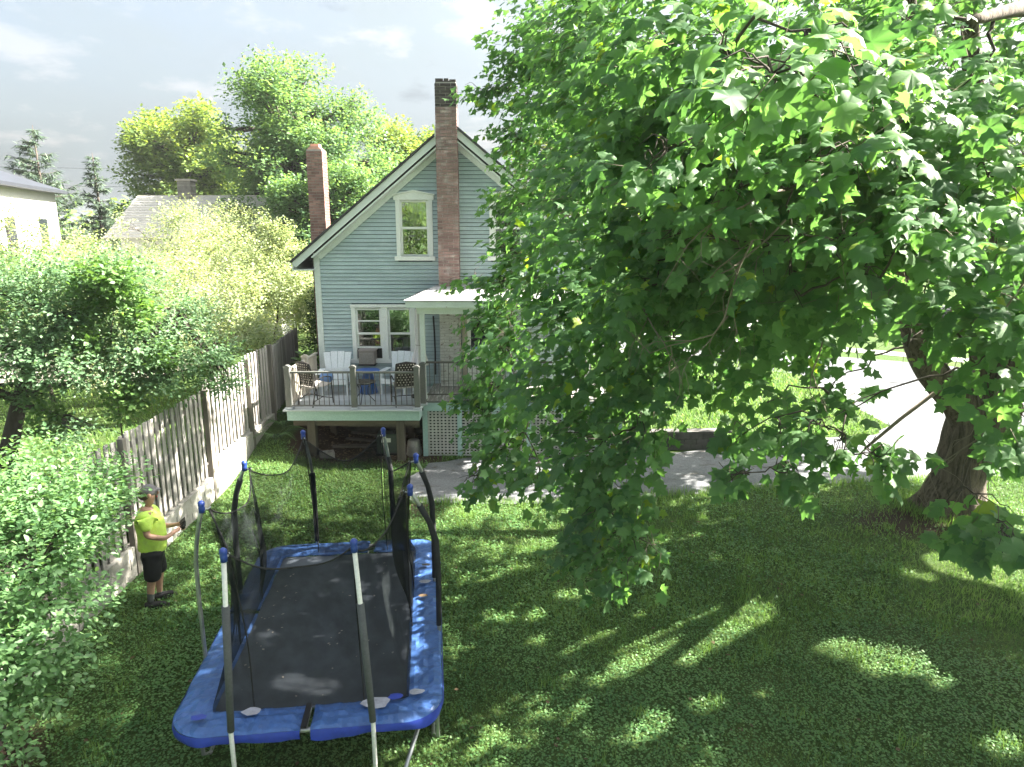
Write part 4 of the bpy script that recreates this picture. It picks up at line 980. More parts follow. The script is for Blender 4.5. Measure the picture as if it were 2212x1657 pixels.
# ================================================================ person by the fence
PB = Vector((-5.14, 9.14, 0)); PYAW = R(24)           # local +x is the way the person faces
person = empty('person', PB, PYAW, 'person in yellow green shirt and black shorts holding a dark controller by the fence', 'person')
def skin_mesh(name, nodes, edges, m, parent, root=0, sub=2):
    """grow one continuous surface round a skeleton: nodes = (x, y, z, radius_x, radius_y)"""
    me = bpy.data.meshes.new(name); me.from_pydata([n[:3] for n in nodes], edges, [])
    tmp = bpy.data.objects.new(name, me); COL.objects.link(tmp)
    sk = tmp.modifiers.new('skin', 'SKIN'); sk.use_smooth_shade = True
    lay = me.skin_vertices[0] if me.skin_vertices else None
    if lay is None:
        bm = bmesh.new(); bm.from_mesh(me); bm.verts.layers.skin.verify(); bm.to_mesh(me); bm.free(); lay = me.skin_vertices[0]
    for i, n in enumerate(nodes):
        lay.data[i].radius = (n[3], n[4] if len(n) > 4 else n[3]); lay.data[i].use_root = (i == root)
    ss = tmp.modifiers.new('sub', 'SUBSURF'); ss.levels = sub; ss.render_levels = sub
    dg = bpy.context.evaluated_depsgraph_get(); out = bpy.data.meshes.new_from_object(tmp.evaluated_get(dg)); out.name = name
    bpy.data.objects.remove(tmp); bpy.data.meshes.remove(me)
    for p in out.polygons: p.use_smooth = True
    out.materials.clear()
    return link(name, out, m, parent)
# skeleton: x forward, y to the left of the body, z up
nodes = [(0, 0, .95, .125, .135), (.02, 0, 1.10, .145, .155), (.0, 0, 1.28, .14, .17), (-.01, 0, 1.40, .10, .15), (.01, 0, 1.49, .058, .06), (.045, 0, 1.58, .075, .075), (.055, 0, 1.68, .098, .085), (.04, 0, 1.755, .07, .07),
         (.0, .09, .80, .10, .095), (.06, .11, .50, .068, .065), (.035, .115, .30, .058, .055), (.02, .12, .09, .040, .040),
         (.0, -.09, .80, .10, .095), (-.02, -.12, .50, .068, .065), (-.06, -.125, .30, .058, .055), (-.08, -.13, .09, .040, .040),
         (-.01, .20, 1.38, .065, .065), (.0, .255, 1.16, .048, .048), (.22, .20, 1.075, .037, .037), (.335, .12, 1.11, .028, .026), (.40, .085, 1.125, .036, .020),
         (-.01, -.20, 1.38, .065, .065), (-.02, -.265, 1.15, .048, .048), (.20, -.225, 1.06, .037, .037), (.335, -.12, 1.11, .028, .026), (.40, -.085, 1.125, .036, .020)]
edges = [(0,1),(1,2),(2,3),(3,4),(4,5),(5,6),(6,7),(0,8),(8,9),(9,10),(10,11),(0,12),(12,13),(13,14),(14,15),(3,16),(16,17),(17,18),(18,19),(19,20),(3,21),(21,22),(22,23),(23,24),(24,25)]
body = skin_mesh('body', nodes, edges, mt['skin'], person)
# fingers close round the controller, thumbs on top; nose and ears
fg = MB()
for s in (-1, 1):
    for k in range(4):
        z = 1.150 - k * .019; l = (.052, .06, .056, .045)[k]
        fg.tube([(.405, s * .078, z), (.43, s * .070, z - .004), (.45, s * .052, z - .008), (.452, s * (.052 - l * .5), z - .01)], [.010, .0095, .0085, .007], 6)
    fg.tube([(.385, s * .075, 1.15), (.40, s * .055, 1.172), (.425, s * .045, 1.176)], [.012, .011, .009], 6)
    fg.ball((.05, s * .088, 1.672), (.028, .012, .036), 8, 6)
fg.tube([(.145, 0, 1.70), (.165, 0, 1.67), (.150, 0, 1.655)], [.010, .017, .013], 6)
bm = bmesh.new(); bm.from_mesh(body.data); tmp = fg.mesh('fingers', True); bm.from_mesh(tmp); bm.to_mesh(body.data); bm.free(); bpy.data.meshes.remove(tmp)
for p in body.data.polygons: p.use_smooth = True
fc = MB()
for s in (-1, 1): fc.ball((.138, s * .033, 1.695), (.010, .013, .008), 6, 4)
fc.build('eyes', mt['black'], body, True)
MB().ball((.142, 0, 1.618), (.010, .026, .006), 8, 4).build('mouth', mt['red'], body, True)
# shirt with short sleeves
sn_ = [(.0, 0, .80, .185, .20), (.01, 0, .88, .195, .205), (.025, 0, 1.02, .20, .205), (.02, 0, 1.17, .19, .21), (.0, 0, 1.31, .178, .215), (-.01, 0, 1.415, .115, .165), (.0, 0, 1.475, .075, .08),
       (-.01, .215, 1.385, .088, .085), (.0, .255, 1.215, .082, .08), (-.01, -.215, 1.385, .088, .085), (-.015, -.262, 1.21, .082, .08)]
skin_mesh('shirt', sn_, [(0,1),(1,2),(2,3),(3,4),(4,5),(5,6),(5,7),(7,8),(5,9),(9,10)], mt['hiviz'], person)
sh = [(0, 0, .92, .185, .195), (.0, 0, .84, .17, .19), (.015, .11, .72, .135, .125), (.045, .118, .52, .125, .118), (.055, .12, .40, .122, .116), (.0, -.115, .72, .135, .125), (-.015, -.128, .52, .125, .118), (-.03, -.13, .40, .122, .116)]
skin_mesh('shorts', sh, [(0,1),(1,2),(2,3),(3,4),(1,5),(5,6),(6,7)], mt['shorts'], person)
for (x, y, a) in ((.02, .12, 10), (-.08, -.13, -6)):
    f = Matrix.Rotation(R(a), 3, 'Z')
    pts = [(-.075, .05, .05), (-.02, .062, .052), (.07, .045, .055), (.15, .038, .055), (.205, .03, .045)]
    nd = [tuple(Vector((x, y, 0)) + f @ Vector((p[0], 0, p[1]))) + (p[1] * .95, p[2] * .95) for p in pts]
    so = skin_mesh('shoe', nd, [(i, i + 1) for i in range(4)], mt['shoe'], person, 1)
    MB().box(-.10, .235, -.052, .052, 0, .022).build('sole', mt['black'], so, loc=(x, y, .0), rot=(0, 0, R(a)), bevel=.008)
skin_mesh('sock', [(-.08, -.13, .08, .046, .046), (-.068, -.127, .27, .062, .060)], [(0, 1)], mt['sock'], person)
skin_mesh('sock', [(.02, .12, .08, .046, .046), (.022, .12, .13, .047, .047)], [(0, 1)], mt['sock'], person)
hc = MB().ball((.045, 0, 1.715), (.112, .098, .095), 14, 8).build('cap', mt['capcloth'], person, True)
MB().prism([(.10 + .10 * math.sin(math.pi * k / 8), -.085 + .17 * k / 8) for k in range(9)], 'z', 1.718, 1.732).build('visor', mt['capcloth'], hc)
MB().ball((.0, 0, 1.665), (.098, .092, .085), 12, 8).build('hair', mt['hair'], person, True)
# controller in the hands: a thing of its own
rot = Matrix.Rotation(PYAW, 3, 'Z'); cp = PB + rot @ Vector((.435, 0, 1.125))
t = empty('remote_controller', cp, PYAW, 'dark handheld drone controller held in both hands by the person', 'controller')
MB().box(-.035, .045, -.085, .085, .0, .045).build('body', mt['black'], t, rot=(0, R(-25), 0), bevel=.012)
for s in (-1, 1): MB().ball((.0, s * .075, .01), (.03, .028, .04), 8, 6).build('grip', mt['black'], t, True)
MB().box(-.005, .075, -.075, .075, .055, .066).build('screen', mt['strap'], t, rot=(0, R(-35), 0))

# ================================================================ plants
# leaf shapes (tip along +y, face up +z)
_o = [(0, .0), (.17, -.07), (.30, -.02), (.50, .06), (.40, .20), (.44, .30), (.66, .50), (.47, .54), (.30, .55), (.24, .72), (.14, .80), (0, 1.0)]
_out = _o + [(-x, y) for x, y in reversed(_o[1:-1])]
ML = np.array([(0, .34, .0)] + [(x * .92, y, -.22 * abs(x) - .10 * (y - .34) ** 2 - (.10 if (abs(x) > .45 or y > .9) else 0)) for x, y in _out])
MF = np.array([(0, 1 + i, 1 + (i + 1) % len(_out)) for i in range(len(_out))])[:, [0, 2, 1]]
_s = [(0, 0), (.42, .02), (.38, .25), (.60, .50), (.28, .56), (0, 1.0), (-.28, .56), (-.60, .50), (-.38, .25), (-.42, .02)]
ML2 = np.array([(0, .34, .0)] + [(x, y, -.25 * abs(x)) for x, y in _s]); MF2 = np.array([(0, 1 + (i + 1) % 10, 1 + i) for i in range(10)])[:, [0, 2, 1]]
_p = [(0, 0), (.55, .08), (.36, .34), (.62, .55), (0, 1.0), (-.62, .55), (-.36, .34), (-.55, .08)]
ML3 = np.array([(x, y, -.25 * abs(x)) for x, y in _p]); MF3 = np.array([(0, i, i + 1) for i in range(1, 7)])
OL = np.array([(0, 0, 0), (.24, .25, .05), (.29, .5, .04), (.17, .8, .0), (0, 1, -.09), (-.17, .8, .0), (-.29, .5, .04), (-.24, .25, .05), (0, .45, -.03)])
OF = np.array([(8, i, (i + 1) % 8) for i in range(8)])
QL = np.array([(0, 0, 0), (.36, .5, .06), (0, 1, -.05), (-.36, .5, .06)]); QF = np.array([(0, 1, 2), (0, 2, 3)])

def ellipsoid_pts(n, c, r, shell=.5):
    v = unit(n) * (rng.random(n) ** shell)[:, None]; return np.array(c) + v * np.array(r), v

def spray_leaves(P, D, k, length, lsz, up=.75, droop=.3, spread=.9, jitter=.35, face=.35):
    """k leaves set along each twig; returns leaf bases, directions, normals, sizes, twig index"""
    n = len(P); t = np.tile((np.arange(k) + .5) / k, n); idx = np.repeat(np.arange(n), k)
    Dr = D[idx]; side = np.cross(Dr, unit(len(idx))); side /= np.linalg.norm(side, axis=1, keepdims=True) + 1e-9
    side[:, 2] *= .45
    base = P[idx] + Dr * (t * length)[:, None] + side * .06 * lsz[1] / .15
    base[:, 2] -= .12 * (t * length) ** 2
    d = Dr * (.25 + .5 * t)[:, None] + side * spread + np.array([0, 0, -droop]) + .25 * unit(len(idx))
    nrm = np.array([[0, 0, up]]) + face * Dr + jitter * unit(len(idx))
    return base, d, nrm, rng.uniform(lsz[0], lsz[1], len(idx)), idx

def bent(a, b, bulge, n=6, jit=.08):
    a, b = Vector(a), Vector(b); out = []
    for i in range(n + 1):
        t = i / n; p = a.lerp(b, t); p.z += bulge * 4 * t * (1 - t)
        if 0 < i < n: p += Vector((random.uniform(-1, 1), random.uniform(-1, 1), random.uniform(-1, 1))) * jit
        out.append(p)
    return out

def twig_mesh(name, P, D, length, rad, m, parent):
    """thin three sided twigs, one mesh"""
    n = len(P); E = P + D * length; E[:, 2] -= .12 * np.asarray(length).reshape(-1) ** 2 if np.ndim(length) else .12 * length ** 2
    s1 = np.cross(D, np.array([[.3, .2, 1.]])); s1 /= np.linalg.norm(s1, axis=1, keepdims=True) + 1e-9; s2 = np.cross(D, s1)
    V = np.concatenate([P + rad * s1, P - rad * .5 * s1 + rad * .87 * s2, P - rad * .5 * s1 - rad * .87 * s2, E], 1).reshape(-1, 3)
    F = np.array([(0, 1, 3), (1, 2, 3), (2, 0, 3)])[None] + (np.arange(n) * 4)[:, None, None]
    o = link(name, rawmesh(name, V, F.reshape(-1, 3)), m, parent); o['kind'] = 'stuff'; return o

# ---------------------------------------------------------------- the big maple
maple = empty('maple_tree', (8.45, 12.4, 0), 0, 'huge spreading maple with leaning grey trunk and low drooping leafy branches', 'tree')
mo = Vector(maple.location)
def bark_tube(path, rads, seg, name, parent, ridges=.05, flare=False):
    m = MB(); m.tube([Vector(p) - mo for p in path], rads, seg)
    k = len(path)
    for i, v in enumerate(m.v):
        r = i // seg
        if r >= k: continue
        p = Vector(path[r]) - mo; q = Vector(v); d = q - p; a = 2 * math.pi * (i % seg) / seg
        f = 1 + ridges * mnoise.noise((math.cos(a) * 3.2, math.sin(a) * 3.2, q.z * .55)) + ridges * .6 * mnoise.noise((math.cos(a) * 8, math.sin(a) * 8, q.z * 1.3 + 4))
        if flare: f *= 1 + .35 * math.exp(-max(q.z, 0) / .22) * (.5 + .5 * math.cos(a * 5 + 1))
        m.v[i] = tuple(p + d * f)
    return m.build(name, mt['bark'], parent, True)
def densify(path, rads, n):
    P = [Vector(p) for p in path]; out = []; ro = []
    for i in range(n + 1):
        t = i / n * (len(P) - 1); k = min(int(t), len(P) - 2); u = t - k
        p0, p1, p2, p3 = P[max(k-1, 0)], P[k], P[k+1], P[min(k+2, len(P)-1)]
        out.append(.5 * ((2*p1) + (p2-p0)*u + (2*p0-5*p1+4*p2-p3)*u*u + (3*p1-p0-3*p2+p3)*u**3)); ro.append(rads[k] + (rads[k+1]-rads[k]) * u)
    return out, ro
tp, trd = densify([(8.40, 12.4, -.15), (8.40, 12.4, .12), (8.45, 12.4, .7), (8.52, 12.4, 1.3), (8.68, 12.4, 1.8), (8.85, 12.4, 2.25), (8.9, 12.4, 2.5)], [.72, .60, .43, .44, .55, .50, .25], 30)
trunk = bark_tube(tp, trd, 40, 'trunk', maple, .13, True)
LIMBS = [([(8.55, 12.4, 1.6), (8.2, 12.3, 2.15), (7.42, 12.1, 2.85), (6.85, 11.8, 3.7), (6.45, 11.4, 4.55), (6.1, 11, 5.3), (5.2, 9.6, 6.6), (4.0, 7.6, 7.4), (2.6, 5.2, 7.4)], [.34, .30, .23, .20, .18, .15, .11, .07, .03]),
         ([(8.75, 12.4, 1.8), (8.7, 12.35, 2.4), (8.4, 12.2, 3.7), (7.9, 11.9, 5), (7.2, 11.3, 6.6), (6.3, 10.5, 8.4), (5.5, 10, 9.6)], [.36, .33, .27, .22, .17, .1, .05]),
         ([(8.95, 12.4, 1.9), (9.2, 12.5, 2.5), (9.6, 12.6, 4), (10, 12.5, 6), (10.3, 12.3, 8.5)], [.34, .30, .24, .17, .07]),
         ([(8.85, 12.3, 1.9), (8.8, 11.9, 2.6), (8.6, 11.1, 3.9), (7.6, 9.6, 5.5), (6.2, 8.0, 6.7), (4.9, 6.9, 7.2), (3.4, 5.6, 6.8)], [.30, .26, .2, .16, .12, .08, .03]),
         ([(8.2, 12.3, 2.2), (7.2, 12.5, 3.5), (6.0, 12.6, 4.6), (4.2, 12.8, 5.7), (2.6, 13, 6.3), (1.2, 13.4, 6.9)], [.2, .18, .14, .10, .07, .03]),
         ([(6.45, 11.4, 4.55), (5.2, 10.3, 4.9), (3.9, 9.4, 5.0), (2.6, 8.7, 4.8), (1.6, 8.3, 4.3)], [.13, .11, .08, .05, .025]),
         ([(8.5, 11.0, 4.0), (7.0, 8.8, 4.7), (5.6, 7.2, 5.0), (4.3, 6.0, 4.9), (3.4, 5.4, 4.5)], [.11, .09, .06, .04, .02])]
limb_nodes = []
for pth, rd in LIMBS:
    p, r = densify(pth, rd, 6 * (len(pth) - 1)); bark_tube(p, r, 14, 'limb', maple, .10); limb_nodes += [q for q in p[8:]]
MAPLE_BLOBS = [
    (-0.14, 12.8, 4.38, .5, .6, .3, 1.3), (-0.5, 12.3, 3.72, .36, .5, .26, 1.2), (0.04, 13.2, 5.83, .5, .6, .4, 1.3), (0.04, 13.8, 6.95, .5, .6, .45, 1.2), (-0.05, 12, 3.52, .55, .6, .4, 1.2), (-0.39, 11.2, 2.74, .42, .5, .3, 1.1), (0.24, 13.8, 8.46, .6, .6, .5, 1.1), (-0.72, 11.2, 2.43, .26, .4, .22, .9),
    (0.64, 14, 8.97, 1.2, 0.9, 1.2, 1), (0.3, 14, 7.68, 0.85, 0.8, 0.8, 1), (-0.64, 14.3, 7.87, 0.42, 0.4, 0.16, 0.9), (-0.28, 14.2, 7.96, 0.4, 0.4, 0.25, 1), (0.73, 13.6, 6.54, 1, 0.9, 0.9, 1),
    (0.46, 13, 5.52, 0.85, 0.9, 0.75, 1), (-0.05, 13, 4.77, 0.62, 0.7, 0.4, 1), (-0.88, 13.2, 4.31, 0.5, 0.5, 0.16, 0.8), (0.12, 12.5, 4.13, 0.75, 0.8, 0.5, 1), (-0.24, 11.5, 3.33, 0.62, 0.7, 0.5, 1.1),
    (0.03, 11, 2.61, 0.72, 0.8, 0.65, 1.1), (-0.15, 10.5, 1.9, 0.6, 0.7, 0.55, 1), (-0.63, 10.3, 1.39, 0.32, 0.4, 0.16, 0.6), (0.42, 10, 1.54, 0.6, 0.6, 0.4, 1), (-0.5, 11, 2.29, 0.3, 0.4, 0.3, 0.7),
    (1.13, 10.5, 7.93, 1, 1.2, 1.1, 1), (1.29, 10, 6.81, 1, 1.2, 1, 1), (1.25, 9.5, 5.75, 1, 1.2, 1, 1.1), (0.85, 9, 4.92, 0.9, 1.1, 0.8, 1.1), (1.06, 8.6, 4.2, 0.9, 1.1, 0.7, 1.2),
    (0.78, 8.5, 3.33, 0.75, 1, 0.7, 1.2), (1.03, 8, 2.7, 0.65, 0.9, 0.6, 1.1), (1.09, 7.5, 2.08, 0.5, 0.6, 0.45, 1.1), (0.91, 7.2, 1.73, 0.33, 0.4, 0.25, 0.9), (1.36, 7, 1.86, 0.32, 0.4, 0.28, 1),
    (1.14, 6.8, 1.52, 0.18, 0.2, 0.14, 0.6), (1.47, 7.6, 3.1, 0.4, 0.6, 0.5, 1), (1.58, 8, 3.42, 0.48, 0.8, 0.45, 1), (1.68, 7.5, 4.28, 0.8, 1, 0.7, 1.2), (1.58, 7, 5.04, 0.85, 1, 0.8, 1.2),
    (1.44, 6.5, 5.68, 0.8, 1, 0.8, 1.2), (1.3, 6.2, 6.3, 0.75, 1, 0.75, 1.1), (1.24, 6, 6.79, 0.75, 1, 0.75, 1), (0.91, 4.9, 5.68, 0.3, 0.3, 0.16, 0.8), (1.38, 4.6, 6.41, 0.55, 0.6, 0.45, 0.9),
    (1.2, 3.3, 5.92, 0.36, 0.4, 0.16, 1), (1.09, 3.6, 5.93, 0.25, 0.3, 0.14, 0.9), (1.53, 3.6, 6.04, 0.25, 0.3, 0.2, 0.8), (1.89, 6, 5.9, 0.8, 0.9, 0.8, 1.2), (2.1, 6.5, 5.27, 0.85, 0.9, 0.8, 1.2),
    (2.26, 7, 4.63, 0.75, 0.9, 0.6, 1.1), (2.47, 8, 3.84, 0.6, 0.8, 0.45, 0.55), (2.46, 6, 6.01, 0.85, 0.9, 0.8, 1.2), (2.73, 6.5, 5.35, 0.85, 0.9, 0.8, 1.2), (2.86, 7, 4.72, 0.75, 0.9, 0.6, 1.1),
    (3.15, 8, 4.06, 0.6, 0.7, 0.4, 0.6), (3.98, 8.5, 4.04, 0.5, 0.7, 0.4, 0.5), (2.0, 8, 3.85, 0.4, 0.6, 0.35, 0.5), (4.23, 9, 3.16, 0.6, 0.7, 0.35, 0.3), (3.13, 8.5, 3.09, 0.55, 0.6, 0.4, 0.38),
    (2.3, 8, 3.5, 0.2, 0.3, 0.15, 0.3), (2.48, 5.6, 3.67, 0.28, 0.3, 0.22, 0.6), (3, 6, 3.69, 0.25, 0.3, 0.16, 0.5), (3.01, 5.4, 3.46, 0.26, 0.3, 0.16, 0.7), (2.8, 5.6, 3.41, 0.16, 0.2, 0.12, 0.6),
    (1.99, 6, 3.03, 0.18, 0.2, 0.16, 0.9), (2.43, 5.8, 3.19, 0.2, 0.2, 0.2, 0.7), (2.44, 6, 3.43, 0.2, 0.2, 0.14, 0.6), (2.19, 6.5, 3.28, 0.22, 0.2, 0.14, 0.5), (2.94, 6, 6.82, 0.75, 0.9, 0.75, 1.1),
    (2.7, 5.6, 6.17, 0.7, 0.8, 0.7, 1.2), (3.15, 6, 5.65, 0.75, 0.9, 0.7, 1.2), (3.56, 7, 5.09, 0.75, 0.9, 0.65, 1), (4.49, 7.5, 7.25, 0.9, 1, 0.9, 0.6), (3.8, 6, 6.19, 0.8, 0.9, 0.75, 0.9),
    (3.7, 5.6, 5.55, 0.7, 0.8, 0.7, 1), (3.63, 5.2, 4.93, 0.6, 0.7, 0.6, 0.9), (3.63, 5, 4.37, 0.45, 0.5, 0.45, 0.9), (3.76, 5, 3.85, 0.22, 0.3, 0.35, 0.8), (3.95, 5.4, 2.97, 0.28, 0.3, 0.22, 0.9),
    (3.89, 5, 2.91, 0.25, 0.3, 0.25, 0.8), (4.03, 5.8, 2.53, 0.2, 0.2, 0.12, 0.6), (5.05, 8.5, 4.61, 0.7, 0.9, 0.5, 0.42), (6.13, 9.5, 3.76, 0.7, 0.9, 0.5, 0.28), (5.2, 9, 3.78, 0.4, 0.5, 0.3, 0.25),
    (6.1, 9.5, 3.04, 0.3, 0.4, 0.2, 0.35), (4.27, 8.5, 4.49, 0.6, 0.8, 0.4, 0.5),
]
MAPLE_BLOBS += [(1.47, 5, 5.52, .34, .35, .24, .75), (1.83, 4.8, 5.63, .34, .35, .24, .75), (2.1, 4.6, 5.76, .34, .35, .24, .75), (1.82, 5.2, 5.14, .34, .35, .24, .75), (2.27, 5, 5.21, .34, .35, .24, .75), (1.32, 5.4, 5.2, .34, .35, .24, .75), (2.74, 5.2, 4.93, .34, .35, .24, .75), (2.33, 5.6, 4.76, .34, .35, .24, .75), (1.41, 4.9, 5.94, .34, .35, .24, .75), (2.82, 4.9, 5.33, .34, .35, .24, .75), (1.21, 6.2, 4.7, .34, .35, .24, .75), (1.0, 12.3, 7.4, .85, .9, .8, 1.3), (1.1, 11.3, 8.0, .8, .8, .7, 1.2), (1.4, 12.6, 8.7, .8, .8, .7, 1.2), (1.3, 11.6, 6.3, .7, .8, .6, 1.2), (4.6, 15.4, 5.4, 1.0, .8, .7, 1.3), (6.0, 15.7, 6.5, 1.1, .8, .8, 1.3), (3.3, 15.0, 4.5, .9, .7, .6, 1.2), (5.0, 14.2, 6.6, 1.0, .8, .8, 1.2), (7.6, 15.6, 7.6, 1.1, .8, .8, 1.2)]  # includes hidden masses added to shade the fence and the driveway
# crown beyond the frame: it shades the lawn and closes the tree when seen from the side
MAPLE_MORE = [(11.2, 9.2, 6.4, 1.7, 1.7, 1.3, .75), (12.6, 12, 6.2, 1.8, 1.8, 1.4, .75), (10.6, 13.6, 7.4, 1.8, 1.7, 1.4, .75), (9, 12.4, 9.2, 2, 2, 1.2, .8), (6.4, 12.6, 8.8, 1.8, 1.7, 1.2, .8), (5.2, 10, 9.2, 1.9, 1.9, 1.2, .85), (8, 9.2, 8.8, 1.9, 1.9, 1.2, .8),
    (10.6, 7.4, 7.6, 1.6, 1.6, 1.2, .7), (7.8, 6.4, 7.4, 1.5, 1.5, 1.1, .75), (11.6, 6.0, 5.6, 1.3, 1.3, 1.0, .6), (3.2, 8.2, 8.8, 1.6, 1.7, 1.1, .8), (3.2, 11.4, 9.4, 1.6, 1.6, 1.1, .8), (12.6, 9, 4.2, 1.2, 1.3, .9, .6), (5.4, 11, 6.8, 1.3, 1.3, .8, .7), (7.6, 10, 6.8, 1.2, 1.2, .8, .7), (2.6, 10.5, 7.6, 1.2, 1.2, .9, .8), (9.5, 10, 5.6, 1.2, 1.2, .8, .55)]
for gx_ in range(7):                                    # added lower storey to shade the lawn; spaces left for patches of sun
    for gy_ in range(10):
        if random.random() < .10: continue
        px_, py_ = 7.4 + gx_ * 1.12 + random.uniform(-.25, .25), 3.6 + gy_ * 1.45 + random.uniform(-.3, .3)
        if math.hypot(px_ - 8.8, py_ - 12.4) < 1.0: continue
        MAPLE_MORE.append((px_, py_, 5.6 + .35 * random.uniform(-1, 1) + .12 * gx_, .84, 1.0, .5, 2.5))
for gx_ in range(5):                                    # and an added upper storey, closed to keep sun off the lawn
    for gy_ in range(6):
        MAPLE_MORE.append((8.6 + gx_ * 1.2 + random.uniform(-.2, .2), 4.2 + gy_ * 1.5 + random.uniform(-.3, .3), 7.6 + random.uniform(-.3, .3), .9, 1.05, .45, 2.0))
# holes cut in the crown so that sun dapples fall on these lawn spots (two ends and half width)
DAPPLE_HOLES = [(1.29, 8.07, 2.82, 9.04, 0.17), (1.27, 7.53, 2.19, 8.07, 0.14), (2.19, 7.82, 3.49, 8.85, 0.17), (3.09, 9.04, 3.5, 9.25, 0.1), (0.73, 7.82, 1.38, 8.28, 0.13), (4.08, 7.97, 4.4, 8.02, 0.16), (4.49, 7.72, 4.9, 7.72, 0.28), (0.03, 11.64, 0.71, 11.74, 0.13), (0.19, 10.84, 0.67, 11.13, 0.13), (-0.7, 9.01, -0.45, 9.16, 0.11), (-0.3, 8.67, -0.2, 8.67, 0.1), (0.29, 8.77, 0.35, 8.77, 0.1), (0.27, 8.15, 0.36, 8.15, 0.09), (1.31, 6.42, 1.61, 6.67, 0.11), (2.06, 6.86, 2.28, 6.9, 0.1), (7.13, 10.28, 7.98, 9.71, 0.38), (6.23, 10, 6.47, 9.92, 0.12), (-4.6, 11.74, -3.87, 11.54, 0.15), (-3.17, 6.02, -2.78, 5.95, 0.13), (-2.12, 7.5, -1.9, 5.82, 0.05), (-0.27, 6.31, -0.2, 6.35, 0.1), (-2.87, 8.13, -2.63, 7.55, 0.05), (0.71, 9.29, 1.06, 9.36, 0.1), (1.02, 7.35, 1.08, 7.35, 0.08), (-5.53, 12.16, -5.36, 12.38, 0.15), (2.88, 7.1, 2.93, 7.1, 0.07), (5.03, 6.21, 5.22, 6.28, 0.12), (5.03, 7.27, 5.19, 7.35, 0.1)]
SUN_CUTS = [((1.2, 3.3, 5.95), .5), ((1.1, 3.6, 5.95), .4), ((1.53, 3.6, 6.05), .4), ((1.4, 4.6, 6.5), .6), ((2.7, 5.5, 6.4), .6), ((.91, 4.9, 5.7), .35), ((1.3, 6, 6.9), .6), ((2.2, 6, 5.2), .3), ((.9, 8.9, 5.2), .4)]
PT, DT, SRC, TLN, BR = [], [], [], [], {}
hub = np.array([8.4, 12.4, 3.5])
for b in MAPLE_BLOBS + MAPLE_MORE:
    x, y, z, rx, ry, rz, dn = b
    nl = 215 * math.pi * (rx * rz + ry * rz + rx * ry) / 3 * dn * (.62 if b in MAPLE_MORE else 1.0) + 12
    n = max(4, int(nl / 7)); p, v = ellipsoid_pts(n, (x, y, z), (rx, ry, rz), .45)
    out = p - hub; out /= np.linalg.norm(out, axis=1, keepdims=True)
    d = .75 * out + .75 * v + .45 * unit(n) + np.array([0, 0, -.30]); d /= np.linalg.norm(d, axis=1, keepdims=True)
    tl_ = min(.42, 1.1 * min(rx, .4) + .06); PT.append(p - d * .15); DT.append(d); TLN.append(np.full(n, tl_)); SRC.append((x, y, z)); BR[(x, y, z)] = (rx, dn)
PT = np.concatenate(PT); DT = np.concatenate(DT); TLN = np.concatenate(TLN)
keep = (np.hypot(PT[:, 0], PT[:, 1] - 0) > 2.75); PT, DT, TLN = PT[keep], DT[keep], TLN[keep]
base, ld, ln, ls, ix = spray_leaves(PT, DT, 7, np.repeat(TLN, 7), (.085, .182), up=.72, droop=.42, spread=.95, jitter=.45, face=.8)
mtint = np.clip(rng.normal(.45, .2, len(base)) + .22 * (rng.random(len(PT))[ix] - .5), 0, .97); mtint[rng.random(len(base)) < .012] = 1.0
cen_ = base + .5 * ls[:, None] * ld / np.linalg.norm(ld, axis=1, keepdims=True)
gp = cen_[:, :2] - np.array([sd.x, sd.y]) * (cen_[:, 2:3] / sd.z); hole = np.zeros(len(base), bool)
for x0, y0, x1, y1, w_ in DAPPLE_HOLES:
    e = np.array([x1 - x0, y1 - y0]); t_ = np.clip(((gp - (x0, y0)) @ e) / (e @ e + 1e-9), 0, 1)
    hole |= np.linalg.norm(gp - (np.array([x0, y0]) + t_[:, None] * e), axis=1) < w_ * 1.2 + .03
hole &= cen_[:, 2] > 1.2
for c_, r_ in SUN_CUTS:                                     # leaves sunward of these sprays are removed so that the sprays are lit
    q_ = cen_ - np.array(c_); t_ = q_ @ np.array(sd); pd = np.linalg.norm(q_ - t_[:, None] * np.array(sd), axis=1); hole |= (t_ > r_ * .9) & (pd < r_) & (rng.random(len(cen_)) < .85)
ok_ = ~hole
base, ld, ln, ls, mtint = base[ok_], ld[ok_], ln[ok_], ls[ok_], mtint[ok_]
RM = frames(ld, ln)
zc, uu, vv = project(base + ld / np.linalg.norm(ld, axis=1, keepdims=True) * (ls * .5)[:, None])
size = np.where((zc > .5) & (uu > -.02) & (uu < 1.02) & (vv > -.02) & (vv < 1.02), ls / zc, 0)
big = np.argsort(-size)[:300]; rest = np.ones(len(base), bool); rest[big] = False
near = rest & (zc < 8.0) & (size > 0); out_ = rest & (size <= 0); far = rest & ~near & ~out_
Bl = base - np.array(mo)
V1, F1 = scatter_arrays(Bl[near], RM[near], ls[near], ML, MF); V2, F2 = scatter_arrays(Bl[far], RM[far], ls[far], ML2, MF2)
V3, F3 = scatter_arrays(Bl[out_], RM[out_], ls[out_], ML3, MF3)
me = rawmesh('foliage', np.concatenate([V1, V2, V3]), np.concatenate([F1, F2 + len(V1), F3 + len(V1) + len(V2)]), np.concatenate([np.repeat(mtint[near], len(MF)), np.repeat(mtint[far], len(MF2)), np.repeat(mtint[out_], len(MF3))]))
tag(link('foliage', me, mt['maple'], maple), kind='stuff')
lmesh = []
for k in range(10):
    q = ML.copy(); q[:, 2] += .06 * np.sin(q[:, 1] * 5 + k) * (1 if k % 2 else -1) - .05 * k / 10 * q[:, 0] ** 2
    l = rawmesh('maple_leaf_%d' % k, q, MF, np.full(len(MF), (.15, .3, .4, .45, .5, .6, .7, .8, .9, .55)[k])); l.materials.append(mt['maple']); lmesh.append(l)
